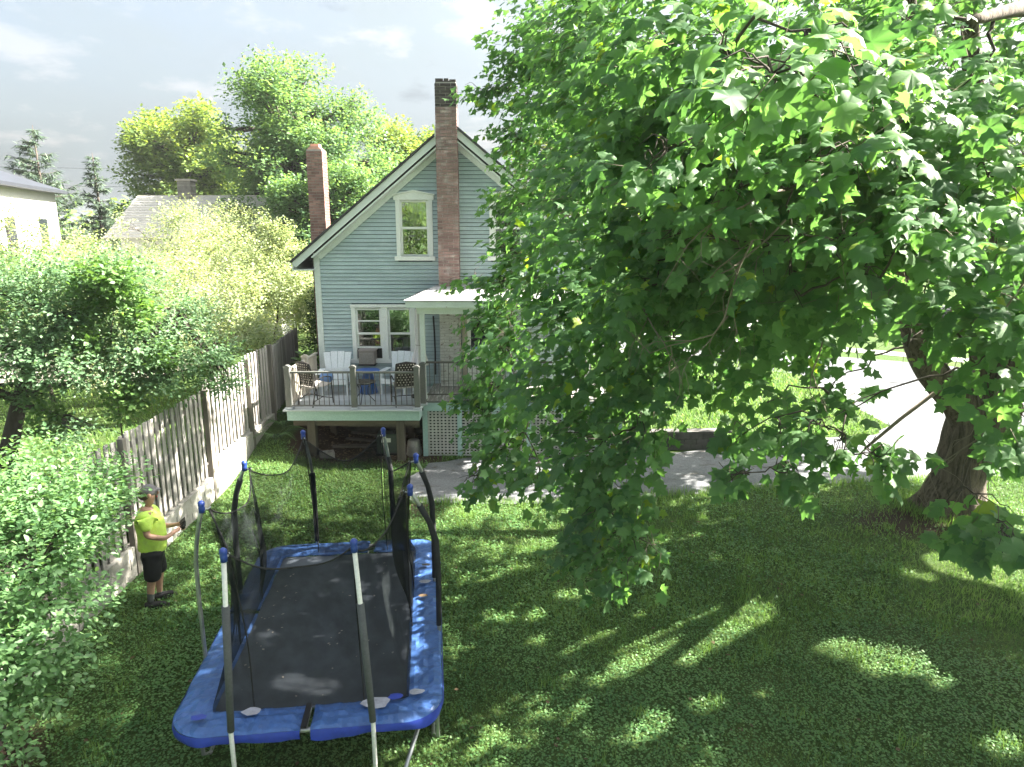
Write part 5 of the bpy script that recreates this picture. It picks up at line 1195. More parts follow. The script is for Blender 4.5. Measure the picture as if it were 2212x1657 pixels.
for i in big:
    o = bpy.data.objects.new('leaf', lmesh[random.randrange(10)]); COL.objects.link(o); o.parent = maple
    o.matrix_local = Matrix.Translation(Vector(Bl[i])) @ (Matrix([[float(c) for c in r] for r in RM[i]]).to_4x4()) @ Matrix.Scale(float(ls[i]), 4)
twig_mesh('twigs', PT - np.array(mo) - DT * .05, DT, (TLN + .06)[:, None], .0042, mt['twig'], maple)
# leaf stalks are part of the twigs; boughs join every leafy mass to the limbs
LN = np.array([tuple(q) for q in limb_nodes]); bm_ = MB()
for (x, y, z) in sorted(SRC, key=lambda q: np.linalg.norm(np.array(q) - hub)):
    c = np.array([x, y, z]); w_ = np.linalg.norm(LN - c, axis=1) + .5 * np.maximum(0, np.linalg.norm(LN - hub, axis=1) - np.linalg.norm(c - hub))
    a = LN[np.argmin(w_)]; dist = np.linalg.norm(a - c)
    p = bent(Vector(a) - mo, Vector(c) - mo, .12 * dist, 7, .05 * min(dist, 2)); r0 = min(.030, .008 + .008 * dist) * min(1, .35 + .8 * BR[(x, y, z)][0]); LN = np.concatenate([LN, [tuple(q + mo) for q in p[3:]]])
    bm_.tube(p, [r0 * (1 - .8 * i / 7) + .003 for i in range(8)], 6)
    for _ in range(5 if BR[(x, y, z)][1] > .5 else 1):
        e = Vector(c) - mo + Vector((random.gauss(0, .45), random.gauss(0, .45), random.gauss(-.05, .3))) * min(1, BR[(x, y, z)][0]); s_ = p[random.choice((4, 5, 6))]
        bm_.tube(bent(s_, e, .05, 4, .04), [.007, .006, .005, .004, .002], 5)
tag(bm_.build('boughs', mt['bark2'], maple, True), kind='stuff')
# bare dead twigs that show pale among the leaves
dt = MB()
def dead(p, d, l, r, lev):
    n = 4; pts = [p]
    for i in range(n):
        d = (d + Vector((random.gauss(0, .22), random.gauss(0, .22), random.gauss(-.06, .2)))).normalized(); pts.append(pts[-1] + d * l / n)
    dt.tube(pts, [r * (1 - .55 * i / n) for i in range(n + 1)], 5)
    if lev > 0:
        for q in pts[1:]:
            if random.random() < .8:
                s_ = (d + Vector((random.gauss(0, .8), random.gauss(0, .8), random.gauss(-.2, .6)))).normalized(); dead(q, s_, l * .55, r * .55, lev - 1)
for (x, y, z), (a, b, c) in (((1.9, 5.0, 5.55), (-1, -.2, -.25)), ((2.0, 5.2, 5.35), (-.9, .1, -.5)), ((1.7, 5.0, 5.2), (-.7, -.2, -.9)), ((1.75, 5.6, 4.6), (-.6, -.1, -.8)), ((3.6, 4.9, 5.1), (-.5, -.3, -.9)), ((3.9, 4.6, 5.0), (.1, -.2, -1)),
                             ((4.1, 5.2, 4.7), (-.8, -.2, -.7)), ((3.9, 4.6, 6.2), (.3, -.2, -1)), ((3.6, 5.0, 4.1), (.1, -.1, -1)), ((3.0, 6.6, 4.3), (-.4, -.6, -.6)), ((1.2, 6.4, 4.6), (-.2, -.8, -.5))):
    dead(Vector((x, y, z)) - mo, Vector((a, b, c)).normalized(), .75, .0085, 2)
tag(dt.build('dead_twigs', mt['twig'], maple, True), kind='stuff')
MB().tube([Vector((5.9, 9.3, 3.15)) - mo, Vector((5.35, 9.2, 2.75)) - mo, Vector((4.85, 9.1, 2.35)) - mo], [.03, .026, .02], 8).build('broken_branch', mt['twig'], maple, True)

# ---------------------------------------------------------------- generic tree / shrub
def plant(name, label, cat, base, blobs, count, lsz, m, k=6, tl=.3, trunk_r=.1, part=300, group=None, tv=QL, tf=QF, up=.7, shell=.4, min_px=0., stems=True, out=.6, jitter=.45, trunk_pts=None):
    """trunk, boughs to every leafy mass, and leaves set along twigs; the largest leaves in view are parts of their own when they can be picked out"""
    root = empty(name, base, 0, label, cat, group); bo = np.array(base, dtype=float)
    vol = np.array([b[3] * b[5] + b[4] * b[5] + b[3] * b[4] for b in blobs]) * np.array([b[6] if len(b) > 6 else 1 for b in blobs]); vol = vol / vol.sum()
    P, D = [], []
    cen = bo + np.array([0, 0, .4 * (max(b[2] for b in blobs) - bo[2])])
    for b, f in zip(blobs, vol):
        n = max(3, int(count * f / k)); p, v = ellipsoid_pts(n, b[:3], b[3:6], shell)
        o_ = p - cen; o_ /= np.linalg.norm(o_, axis=1, keepdims=True) + 1e-6
        d = out * o_ + .8 * v + .4 * unit(n) + np.array([0, 0, .1]); d /= np.linalg.norm(d, axis=1, keepdims=True); P.append(p - d * tl * .5); D.append(d)
    P = np.concatenate(P); D = np.concatenate(D)
    base_, ld, ln, ls, ix = spray_leaves(P, D, k, tl, lsz, up=up, droop=.15, spread=.85, jitter=jitter)
    tint = np.clip(rng.normal(.45, .22, len(base_)) + .35 * (rng.random(len(P))[ix] - .5), 0, 1)
    RM = frames(ld, ln); rest = np.ones(len(base_), bool)
    if part and min_px:
        zc, uu, vv = project(base_); sz = np.where((zc > .5) & (uu > 0) & (uu < 1) & (vv > 0) & (vv < 1), ls / zc, 0); big = np.argsort(-sz)[:part]; rest[big] = False
        lm = []
        for q in range(6):
            l = rawmesh(name + '_leaf_%d' % q, tv, tf, np.full(len(tf), .15 + .14 * q)); l.materials.append(m); lm.append(l)
        for i in big:
            o = bpy.data.objects.new('leaf', lm[random.randrange(6)]); COL.objects.link(o); o.parent = root
            o.matrix_local = Matrix.Translation(Vector(base_[i] - bo)) @ (Matrix([[float(c) for c in r] for r in RM[i]]).to_4x4()) @ Matrix.Scale(float(ls[i]), 4)
    V, F = scatter_arrays(base_[rest] - bo, RM[rest], ls[rest], tv, tf)
    tag(link('crown', rawmesh('crown', V, F, np.repeat(tint[rest], len(tf))), m, root), kind='stuff')
    if stems:
        s = MB(); zt = max(b[2] for b in blobs)
        if trunk_pts is None:
            top = Vector((np.mean([b[0] for b in blobs]), np.mean([b[1] for b in blobs]), bo[2] + .75 * (zt - bo[2]))) - Vector(base)
            tpz = bent((0, 0, -.1), top, 0, 7, trunk_r * .5)
        else: tpz = [Vector(p) - Vector(base) for p in trunk_pts]
        MB().tube(tpz, [trunk_r * (1.25 if i == 0 else 1) * (1 - .75 * i / (len(tpz) - 1)) for i in range(len(tpz))], 10).build('trunk', mt['bark2'], root, True)
        for b in blobs:
            c = Vector(b[:3]) - Vector(base); q = min(tpz[1:], key=lambda t: (t - c).length + .8 * max(0, t.z - c.z)); r = trunk_r * .4
            pp = bent(q, c, .05, 5, .06 * (q - c).length); s.tube(pp, [r * (1 - .8 * i / 5) for i in range(6)], 6)
            for _ in range(4):
                e = c + Vector((random.gauss(0, .3) * b[3], random.gauss(0, .3) * b[4], random.gauss(-.1, .25) * b[5])); s.tube(bent(pp[3], e, .03, 3, .05), [r * .35, r * .28, r * .2, r * .1], 5)
        tag(s.build('boughs', mt['bark2'], root, True), kind='stuff')
    return root

def clumps(c, r, n, cr, seed=0, lo=-1.):
    """uneven crown: n leafy masses spread through an egg-shaped volume"""
    rn = np.random.default_rng(seed); out = []
    while len(out) < n:
        v = rn.normal(size=3); v /= np.linalg.norm(v); v *= rn.random() ** .38
        if v[2] < lo: continue
        q = rn.uniform(.6, 1.25) * cr; f = 1 - .25 * max(v[2], 0)
        out.append((c[0] + v[0] * r[0] * f, c[1] + v[1] * r[1] * f, c[2] + v[2] * r[2], q * 1.15, q * 1.15, q * .7, 1))
    return out

# near left: arching bush in front of the fence
plant('leafy_bush', 'big arching bright green bush with pointed oval leaves at the lower left beside the person', 'bush', (-5.35, 6.2, 0),
      [(-5.75, 7.9, 2.0, .95, 1.0, .85), (-5.25, 6.5, 2.05, .95, 1.0, .9), (-5.3, 7.6, 2.3, .5, .7, .35), (-5.15, 5.5, 1.45, .75, .9, .85), (-4.72, 6.35, 1.4, .55, .7, .5), (-4.80, 5.2, .72, .42, .55, .5), (-6.3, 6.6, 2.0, 1.1, 1.4, .8), (-4.95, 7.3, 2.05, .5, .6, .4), (-4.62, 5.9, 1.05, .35, .5, .35), (-5.0, 4.7, .9, .5, .6, .6), (-5.0, 8.3, 2.15, .32, .4, .26, 1.0), (-5.35, 8.3, 1.72, .28, .35, .3, 1.0), (-5.4, 8.3, 1.3, .2, .3, .3, .6), (-4.35, 4.4, .35, .4, .4, .3, .6)],
      26000, (.048, .085), mt['bush'], k=8, tl=.36, trunk_r=.05, part=300, tv=OL, tf=OF, up=.65, shell=.33, min_px=1, jitter=.5)
# tree behind the fence, reaching over it
plant('small_tree', 'dark limbed grey green tree behind the fence with branches reaching over the pickets', 'tree', (-8.95, 11.6, .72),
      [(-8.7, 12, 4.35, 1.2, 1.2, .55), (-7.5, 12, 4.45, 1.0, 1.2, .55), (-6.6, 12, 4.45, .7, .9, .5), (-5.95, 12.3, 3.75, .75, .9, .45), (-5.35, 12.0, 3.15, .55, .7, .35), (-5.05, 11.9, 2.7, .36, .5, .2), (-7.3, 12.2, 3.55, .85, 1, .35), (-6.35, 11.8, 3.0, .65, .8, .35), (-8.5, 12.3, 3.5, .8, .8, .35), (-5.85, 11.6, 2.75, .5, .6, .28), (-9.6, 11.5, 4.0, .9, 1, .6), (-8.7, 10.6, 3.6, .7, .8, .35, .8), (-9.3, 10.8, 2.7, .4, .5, .4, .6), (-6.9, 10.6, 2.15, .35, .4, .3, .5), (-8.0, 11.0, 3.3, .9, .7, .45), (-7.0, 11.0, 3.2, .8, .7, .45), (-8.9, 10.6, 3.0, .7, .6, .5), (-8.0, 11.4, 2.6, .5, .5, .22, .6), (-9.6, 10.4, 1.9, .5, .5, .6, .6), (-7.4, 11.4, 3.95, .9, .8, .45), (-9.3, 11.5, 4.7, .9, .9, .4), (-6.1, 11.3, 3.4, .5, .5, .4)],
      46000, (.055, .095), mt['lefttree'], k=7, tl=.4, trunk_r=.17, part=0, up=.75, shell=.42, tv=OL[[0, 2, 4, 6]], tf=QF,
      trunk_pts=[(-8.95, 11.6, .6), (-8.9, 11.7, 1.5), (-8.65, 11.8, 2.35), (-8.4, 11.9, 3.1), (-7.8, 12, 3.7), (-6.9, 12.0, 4.1), (-6.0, 12.2, 3.9)])
plant('climbing_vine', 'bright green heart leaved vine climbing through the grey green tree', 'vine', (-6.75, 11.5, .72),
      [(-6.75, 11.3, 4.35, .35, .3, .45), (-6.35, 11.2, 4.5, .35, .3, .3), (-6.1, 11.3, 3.95, .25, .3, .4), (-6.8, 11.1, 3.5, .3, .3, .35), (-6.4, 11.1, 2.6, .22, .3, .4), (-7.6, 11.0, 2.2, .3, .3, .35, .7), (-5.9, 11.4, 3.2, .25, .3, .25)], 4200, (.07, .12), mt['ivy'], k=5, tl=.25, trunk_r=.02, part=0, up=.4)
# pale sunlit shrubs beyond the fence
SH = [('pale yellow green shrub behind the fence, nearest the left frame edge', [(-12.6, 18.5, 3.9, 1.4, 1.5, 1.1), (-14.2, 19.5, 3.6, 1.5, 1.6, 1.3), (-11.6, 18.2, 3.2, 1.2, 1.5, 1.1), (-12.4, 18.4, 5.0, .5, .5, .6, .6), (-13.4, 18.2, 4.9, .6, .6, .6, .7), (-11.2, 17.8, 4.2, .6, .6, .6, .6), (-14.9, 19, 5.1, .8, .7, .8, .9), (-13.9, 18.6, 5.5, .45, .45, .6, .7), (-14.4, 19, 5.8, .6, .5, .5, .8), (-13.3, 18.8, 5.7, .3, .35, .45, .6), (-16, 20, 5.2, .9, .8, .9, .9), (-10.8, 17.0, 2.9, .9, .9, .8)], 26000),
      ('tall pale shrub standing in front of the grey roof of the far house', [(-13.9, 23.4, 4.2, 1.4, 1.5, 1.1), (-11.4, 25, 4.7, 1.6, 1.8, 1.3), (-9.9, 25, 4.3, 1.2, 1.3, 1.2), (-11.2, 24, 5.8, .8, .8, .6, .8), (-16, 24, 4.0, 1.5, 1.4, 1.3), (-12.2, 23, 3.1, 1.6, 1.5, 1.1), (-11.2, 28, 5.5, 1.0, 1.0, 1.0), (-12.2, 28, 5.0, .8, .8, .8), (-10.2, 28, 5.2, .9, .9, 1.0), (-14.6, 24, 5.0, .35, .35, .6, .5), (-13.2, 24, 5.6, .3, .3, .5, .5)], 30000),
      ('wide whitish flowering shrub hanging over the far end of the fence', [(-9.0, 20, 3.0, 1.2, 1.4, .85), (-7.75, 19.3, 2.85, .8, 1.1, .75), (-7.05, 18.4, 2.55, .6, .8, .38), (-9.9, 18.4, 2.6, 1.1, 1.2, .8), (-10.6, 21.5, 3.8, 1.5, 1.6, 1.1), (-8.2, 21, 3.7, .8, .9, .6), (-9.4, 26.5, 2.8, 1.3, 1.2, 1.2), (-8.2, 27.5, 2.4, 1.2, 1.2, 1.3), (-7.4, 20.2, 2.2, .7, .8, .6), (-9.6, 16.2, 2.2, 1.0, .9, .7), (-8.4, 17.2, 2.5, .8, .9, .6)], 30000),
      ('feathery pale green shrub between the left chimney and the far fence', [(-8.6, 24.3, 3.7, 1.1, 1.3, 1.2), (-8.0, 24.6, 4.9, .5, .5, .8), (-7.2, 23.4, 3.2, .8, 1, 1.0), (-7.0, 24.5, 4.1, .55, .6, .8), (-8.6, 24.6, 5.4, .25, .25, .6, .6)], 18000)]
for lab, bl, ct in SH:
    plant('pale_shrub', lab, 'shrub', (bl[0][0], bl[0][1], .72), bl, ct, (.055, .105), mt['pale'], k=7, tl=.45, trunk_r=.05, part=0, up=.6, group='pale shrubs behind the fence', jitter=.6)
plant('dark_shrub', 'dark evergreen shrub in the gap between fence and house', 'shrub', (-6.0, 21.8, .3), [(-6.0, 21.8, 1.6, .55, .9, 1.1), (-6.05, 22.2, 3.0, .5, .8, .8), (-6.3, 23, 2.2, .5, .7, 1.2), (-5.8, 20.6, 1.2, .35, .5, .6)], 9000, (.06, .11), mt['dshrub'], k=6, tl=.3, trunk_r=.05, part=0)
plant('broad_leaf_plant', 'bright green plant with broad leaves beside the house corner board', 'plant', (-5.5, 18.6, .4), [(-5.5, 18.6, 1.75, .28, .3, .3), (-5.6, 18.5, 1.25, .3, .3, .35)], 260, (.16, .26), mt['ivy'], k=4, tl=.2, trunk_r=.015, part=0, tv=OL, tf=OF)
# ferns
def fern(x, y, z, n, l, label):
    r = empty('fern', (x, y, z), 0, label, 'fern', 'ferns between the fence and the deck')
    for k in range(n):
        a = 2 * math.pi * k / n + random.uniform(-.2, .2); pts = [Vector((math.cos(a) * l * t, math.sin(a) * l * t, l * (1.1 * t - 1.0 * t * t))) for t in (0, .25, .5, .75, 1)]
        m = MB()
        for i in range(20):
            t = .1 + .9 * i / 20; c = Vector((math.cos(a) * l * t, math.sin(a) * l * t, l * (1.1 * t - t * t))); sd_ = Vector((-math.sin(a), math.cos(a), 0)); f = Vector((math.cos(a), math.sin(a), -.3)); ww = .16 * l * (1 - t) ** .7 + .01
            for q in (-1, 1): m.add([c, c + sd_ * q * ww * .6 + f * .03 * l, c + sd_ * q * ww + f * .05 * l + Vector((0, 0, -.02)), c + sd_ * q * ww * .5 + f * -.01 * l], [(0, 1, 2, 3)])
        o = m.build('frond', mt['ivy'] if k % 3 else mt['dshrub'], r)
fern(-5.62, 15.9, .42, 11, .75, 'large fern growing at the deck corner near the rail post'); fern(-5.75, 16.7, .52, 10, .7, 'second fern behind the deck corner fern'); fern(-5.7, 17.6, .5, 9, .65, 'fern farthest back beside the house wall')

# far trees
TREES = [('tall_maple', 'tall bright green maple rising behind the left chimney', (-9.6, 33, 0), clumps((-9.7, 33, 8.5), (3.9, 3.4, 4.9), 95, 1.0, 3) + clumps((-9.6, 33, 4.0), (3.4, 3, 2.2), 24, 1.1, 4), 76000, (.11, .21), 'far_a', .35),
         ('yellowing_tree', 'rounded yellow green tree behind the grey roofed far house', (-21.6, 48, 0), clumps((-21.6, 48, 9.9), (4.0, 3.6, 4.2), 62, 1.2, 5), 34000, (.18, .32), 'far_b', .35),
         ('airy_tree', 'loose pale green tree between the yellowing tree and the tall maple', (-17.2, 52, 0), clumps((-17.0, 52, 8.6), (3.0, 3, 4.2), 36, 1.2, 6), 18000, (.18, .32), 'far_b', .3),
         ('yellow_green_tree', 'lower yellow green tree between the tall maple and the rear chimney', (-5.4, 42, 0), clumps((-5.4, 42, 8.0), (2.9, 3, 3.9), 46, 1.1, 7), 26000, (.16, .28), 'far_b', .3),
         ('bushy_tree', 'round light green tree right behind the left chimney and above the house roof', (-8.2, 29.5, 0), clumps((-7.6, 29.5, 5.4), (2.6, 2, 2.9), 40, .85, 8), 26000, (.10, .18), 'far_a', .25),
         ('sunlit_tree', 'sunlit yellow green tree seen through the maple above the house roof', (3.0, 42, 0), clumps((3.0, 42, 7.6), (4.0, 3, 4.6), 34, 1.3, 9), 14000, (.2, .34), 'far_b', .35),
         ('street_tree', 'sunlit green tree across the street behind the crown of the maple', (13.5, 47, 0), clumps((13.5, 47, 7.4), (4.5, 4, 4.6), 34, 1.4, 10), 13000, (.22, .36), 'far_c', .35),
         ('street_tree', 'sunlit yellow green tree across the street left of the maple trunk', (24, 50, 0), clumps((24, 50, 7.6), (5, 4, 5.0), 36, 1.5, 11), 13000, (.22, .38), 'far_b', .4),
         ('street_tree', 'green tree across the street behind the maple trunk fork', (34, 48, 0), clumps((34, 48, 8), (5, 4, 5.2), 36, 1.5, 12), 12000, (.24, .4), 'far_c', .4),
         ('street_tree', 'green tree across the street at the right frame edge', (44, 45, 0), clumps((44, 45, 8.5), (5.5, 4, 5.8), 36, 1.6, 13), 11000, (.24, .4), 'far_c', .4),
         ('dark_tree', 'dark green low tree between the spruces and the grey roofed house', (-23.5, 44, 0), clumps((-23.5, 44, 4.2), (2.6, 2, 2.6), 14, 1.0, 14), 7000, (.16, .28), 'dshrub', .2),
         ('garden_tree', 'green tree in the garden behind the viewer, mirrored in the rear windows', (-10, -20, 0), clumps((-10, -20, 4.6), (5, 3, 3.6), 30, 1.4, 15), 8000, (.22, .38), 'far_c', .3),
         ('garden_tree', 'broad tree in the garden behind the viewer on the right', (3, -24, 0), clumps((3, -24, 4.6), (5.5, 3, 3.8), 30, 1.5, 16), 7000, (.24, .4), 'far_c', .3)]
for nm, lab, b, bl, ct, sz, m, tr_ in TREES:
    plant(nm, lab, 'tree', b, bl, ct, sz, mt[m], k=6, tl=.7 if sz[1] > .2 else .5, trunk_r=tr_, part=0, up=.75, shell=.4, out=.5, jitter=.5, group='trees across the street' if nm == 'street_tree' else None)
# distant wood closing the view
P, D = [], []
for k in range(150):
    a = R(150 - 120 * k / 149 + random.uniform(-.5, .5)); d_ = 85 + 25 * random.random(); x, y = d_ * math.cos(a), d_ * math.sin(a); h = random.uniform(4.5, 8.5)
    p, v = ellipsoid_pts(70, (x, y, h * .5), (3.6, 3, h * .62), .4); P.append(p); D.append(v + .4 * unit(70))
P = np.concatenate(P); D = np.concatenate(D); D /= np.linalg.norm(D, axis=1, keepdims=True)
b_, d_, n_, s_, i_ = spray_leaves(P, D, 3, 1.4, (.7, 1.3), up=.7)
o = scatter('distant_wood', b_, frames(d_, n_), s_, QL, QF, mt['far_c']); tag(o, 'hazy line of distant woods closing the view behind the houses', 'woods')

# conifers: trunk, whorls of drooping boughs, needles along each
def conifer(name, label, x, y, h, wmax, needle, seed, n_wh, z0=1.0):
    rn = random.Random(seed); r = empty(name, (x, y, 0), 0, label, 'tree', 'conifers at the far left')
    MB().tube([(0, 0, 0), (.05, 0, h * .5), (0, 0, h)], [.2, .12, .012], 8).build('trunk', mt['bark2'], r, True)
    P, Dd = [], []; bo = MB()
    for i in range(n_wh):
        t = i / (n_wh - 1); z = z0 + (h - z0 - .25) * t; L_ = wmax * (1 - t) ** .85 * rn.uniform(.75, 1.15) + .12
        for q in range(rn.choice((4, 5, 6))):
            a = rn.uniform(0, 2 * math.pi); l = L_ * rn.uniform(.6, 1.1); rise = .25 - .1 * (1 - t); c, s__ = math.cos(a), math.sin(a)
            pts = [Vector((c * l * u, s__ * l * u, z - .12 * l * u + (.32 * l * u * u))) for u in (0, .35, .7, 1)]
            bo.tube(pts, [.022 * (1 - t) + .006, .014, .009, .004], 4)
            m = int(needle * l) + 3
            for j in range(m):
                u = rn.uniform(.12, 1.0); p = pts[0].lerp(pts[3], u); p.z = z - .12 * l * u + .32 * l * u * u; d = Vector((c, s__, .0)) * .8 + Vector((rn.gauss(0, .6), rn.gauss(0, .6), rn.gauss(-.15, .3))); P.append(p); Dd.append(d)
    P = np.array(P); Dd = np.array(Dd); n = len(P)
    nd = np.array([(0, 0, 0), (.09, .4, 0), (0, 1, -.06), (-.09, .4, 0)])
    V, F = scatter_arrays(P, frames(Dd, np.array([[0, 0, 1.]]) + .5 * unit(n)), rng.uniform(.22, .42, n), nd, QF)
    tag(link('needles', rawmesh('needles', V, F, np.repeat(rng.random(n), 2)), mt['needle'], r), kind='stuff'); tag(bo.build('boughs', mt['bark2'], r), kind='stuff')
conifer('spruce_tree', 'wide open spruce with a bare tip above the dark metal roof', -22.3, 34, 10.1, 3.5, 55, 1, 30, 2.0)
conifer('spruce_tree', 'slender dense spruce right of the open spruce', -22.0, 38, 9.3, 1.7, 90, 2, 30, 1.0)
conifer('spruce_tree', 'low grey green spruce between the slender spruce and the grey roof', -20.4, 33, 5.4, 2.2, 40, 3, 16, .8)

# ================================================================ neighbours, street things
nh = empty('far_house', (-14.6, 33.5, 0), 0, 'far house with a plain grey brown roof and small chimney behind the shrubs', 'house')
MB().prism([(-3, 0), (3, 0), (3, 5.0), (0, 6.6), (-3, 5.0)], 'x', -2.3, 4.4).build('wall', mt['nwall'], nh)
for s in (-1, 1):
    for k in range(16):
        t0, t1 = k / 16, (k + 1) / 16; y0, y1 = s * 3.25 * (1 - t0), s * 3.25 * (1 - t1); z0, z1 = 5.02 + 1.9 * t0, 5.02 + 1.9 * t1
        me = MB().add([(-2.9, y0, z0 - .05), (4.9, y0, z0 - .05), (4.9, y1 - s * .05, z1 - .05), (-2.9, y1 - s * .05, z1 - .05), (-2.9, y0, z0 + .015), (4.9, y0, z0 + .015), (4.9, y1 - s * .05, z1), (-2.9, y1 - s * .05, z1)],
                      [(0,3,2,1),(4,5,6,7),(0,1,5,4),(1,2,6,5),(2,3,7,6),(3,0,4,7)]).mesh('roof_course'); link('roof_course', me, mt['nroof'], nh)
c = MB().box(-.85, -.25, -.35, .2, 6.4, 7.55).build('chimney', mt['stone'], nh)
for k in range(9): MB().box(-.86, -.24, -.36, .21, 6.5 + k * .115, 6.5 + k * .115 + .08).build('course', mt['stone'], c)
MB().box(-.92, -.18, -.42, .27, 7.55, 7.63).build('crown', mt['mortar'], c)
wh = empty('white_house', (-21.6, 24.6, .35), R(16), 'white house with a dark standing seam metal roof at the left frame edge', 'house')
MB().box(-5, 4.0, -2.4, 4, .6, 6.45).build('wall', mt['nwall'], wh)
rp = [(-5.3, -2.8, 6.55), (4.4, -2.8, 6.55), (4.4, 4.3, 6.55), (-5.3, 4.3, 6.55), (-1.2, .8, 8.6), (-2.8, .8, 8.6)]
MB().add(rp + [(x, y, z - .12) for x, y, z in rp[:4]], [(0, 1, 4, 5), (1, 2, 4), (2, 3, 5, 4), (3, 0, 5), (6, 9, 8, 7), (0, 6, 7, 1), (1, 7, 8, 2), (2, 8, 9, 3), (3, 9, 6, 0)]).build('roof', mt['metalroof'], wh)
for k in range(22):
    u = k / 21; x = -5.3 + 9.7 * u; e = Vector((-2.8 + 1.6 * u, .8, 8.6)); MB().bar((x, -2.8, 6.575), (x + (e.x - x) * .97, -2.8 + 3.6 * .97, 6.575 + 2.05 * .97), .035, .05).build('seam', mt['metalroof'], wh)
for x in (-3.2, -.4, 2.3):
    wd = MB().box(x - .55, x + .55, -2.46, -2.38, 3.6, 5.3).build('window', mt['white'], wh); MB().box(x - .46, x + .46, -2.475, -2.461, 3.7, 5.2).build('pane', mt['carglass'], wd)
for y in (-1.2, 2.0):
    wd = MB().box(3.98, 4.06, y - .55, y + .55, 3.9, 5.5).build('window', mt['white'], wh); MB().box(4.061, 4.075, y - .46, y + .46, 4.0, 5.4).build('pane', mt['carglass'], wd)
MB().box(-5.1, 4.1, -2.47, -2.40, 6.1, 6.43).build('fascia', mt['white'], wh)
# overhead wires between two poles far left and right
for k, (z, sag) in enumerate(((9.6, .9), (8.4, 1.0))):
    a, b = Vector((-70, 48, z + 1.2)), Vector((14, 62, z + 1.2)); pts = [a.lerp(b, t / 24) - Vector((0, 0, sag * 4 * (t / 24) * (1 - t / 24))) for t in range(25)]
    tag(MB().tube(pts, .022, 5).build('overhead_wire', mt['wire']), ['upper thin overhead wire crossing the sky left of the yellowing tree', 'lower thin overhead wire crossing behind the slender spruce'][k], 'wire', 'overhead wires')
# parked cars seen through the leaves
def car(x, y, rz, m, label):
    c = empty('parked_car', (x, y, .02), rz, label, 'car', 'cars parked across the street')
    MB().prism([(-2.15, .32), (2.1, .32), (2.18, .55), (2.1, .78), (1.25, .92), (.55, 1.38), (-1.1, 1.42), (-1.75, 1.0), (-2.15, .92)], 'y', -.86, .86).build('body', m, c, bevel=.05)
    MB().prism([(1.12, .95), (.52, 1.34), (-1.05, 1.37), (-1.6, 1.0)], 'y', -.872, .872).build('side_windows', mt['carglass'], c)
    MB().box(-1.0, .5, -.6, .6, 1.425, 1.44).build('roof_panel', m, c)
    for sx in (-1.3, 1.35):
        for sy in (-.84, .84):
            w_ = MB(); w_.prism([(sx + .33 * math.cos(a * R(22.5)), .33 + .33 * math.sin(a * R(22.5))) for a in range(16)], 'y', sy - .1, sy + .1); o = w_.build('wheel', mt['tyre'], c)
            MB().prism([(sx + .19 * math.cos(a * R(45)), .33 + .19 * math.sin(a * R(45))) for a in range(8)], 'y', sy - .108, sy + .108).build('rim', mt['tramp_frame'], o)
    for sy in (-.62, .62):
        MB().box(2.10, 2.16, sy - .18, sy + .18, .6, .74).build('headlight', mt['paper'], c); MB().box(-2.17, -2.13, sy - .16, sy + .16, .68, .82).build('tail_light', mt['red'], c)
car(17.3, 36.6, R(-14), mt['car_white'], 'pale silver car parked across the street left of the maple limb')
car(22.4, 36.0, R(-16), mt['car_dark'], 'dark car parked across the street right of the maple limb')
t = empty('flower_post', (18.4, 33.4, 0), 0, 'white post topped with red and yellow flowers across the street', 'post')
MB().box(-.06, .06, -.06, .06, 0, 1.35).build('post', mt['white'], t); 
for m, dx, s in (('red', .1, 1), ('yellow', -.18, 2), ('red', .25, 3)):
    q = MB(); rn = random.Random(s)
    for k in range(14): q.ball((dx + rn.gauss(0, .07), rn.gauss(0, .07), 1.42 + rn.gauss(0, .06)), .045, 6, 4)
    q.build('flowers', mt[m], t)

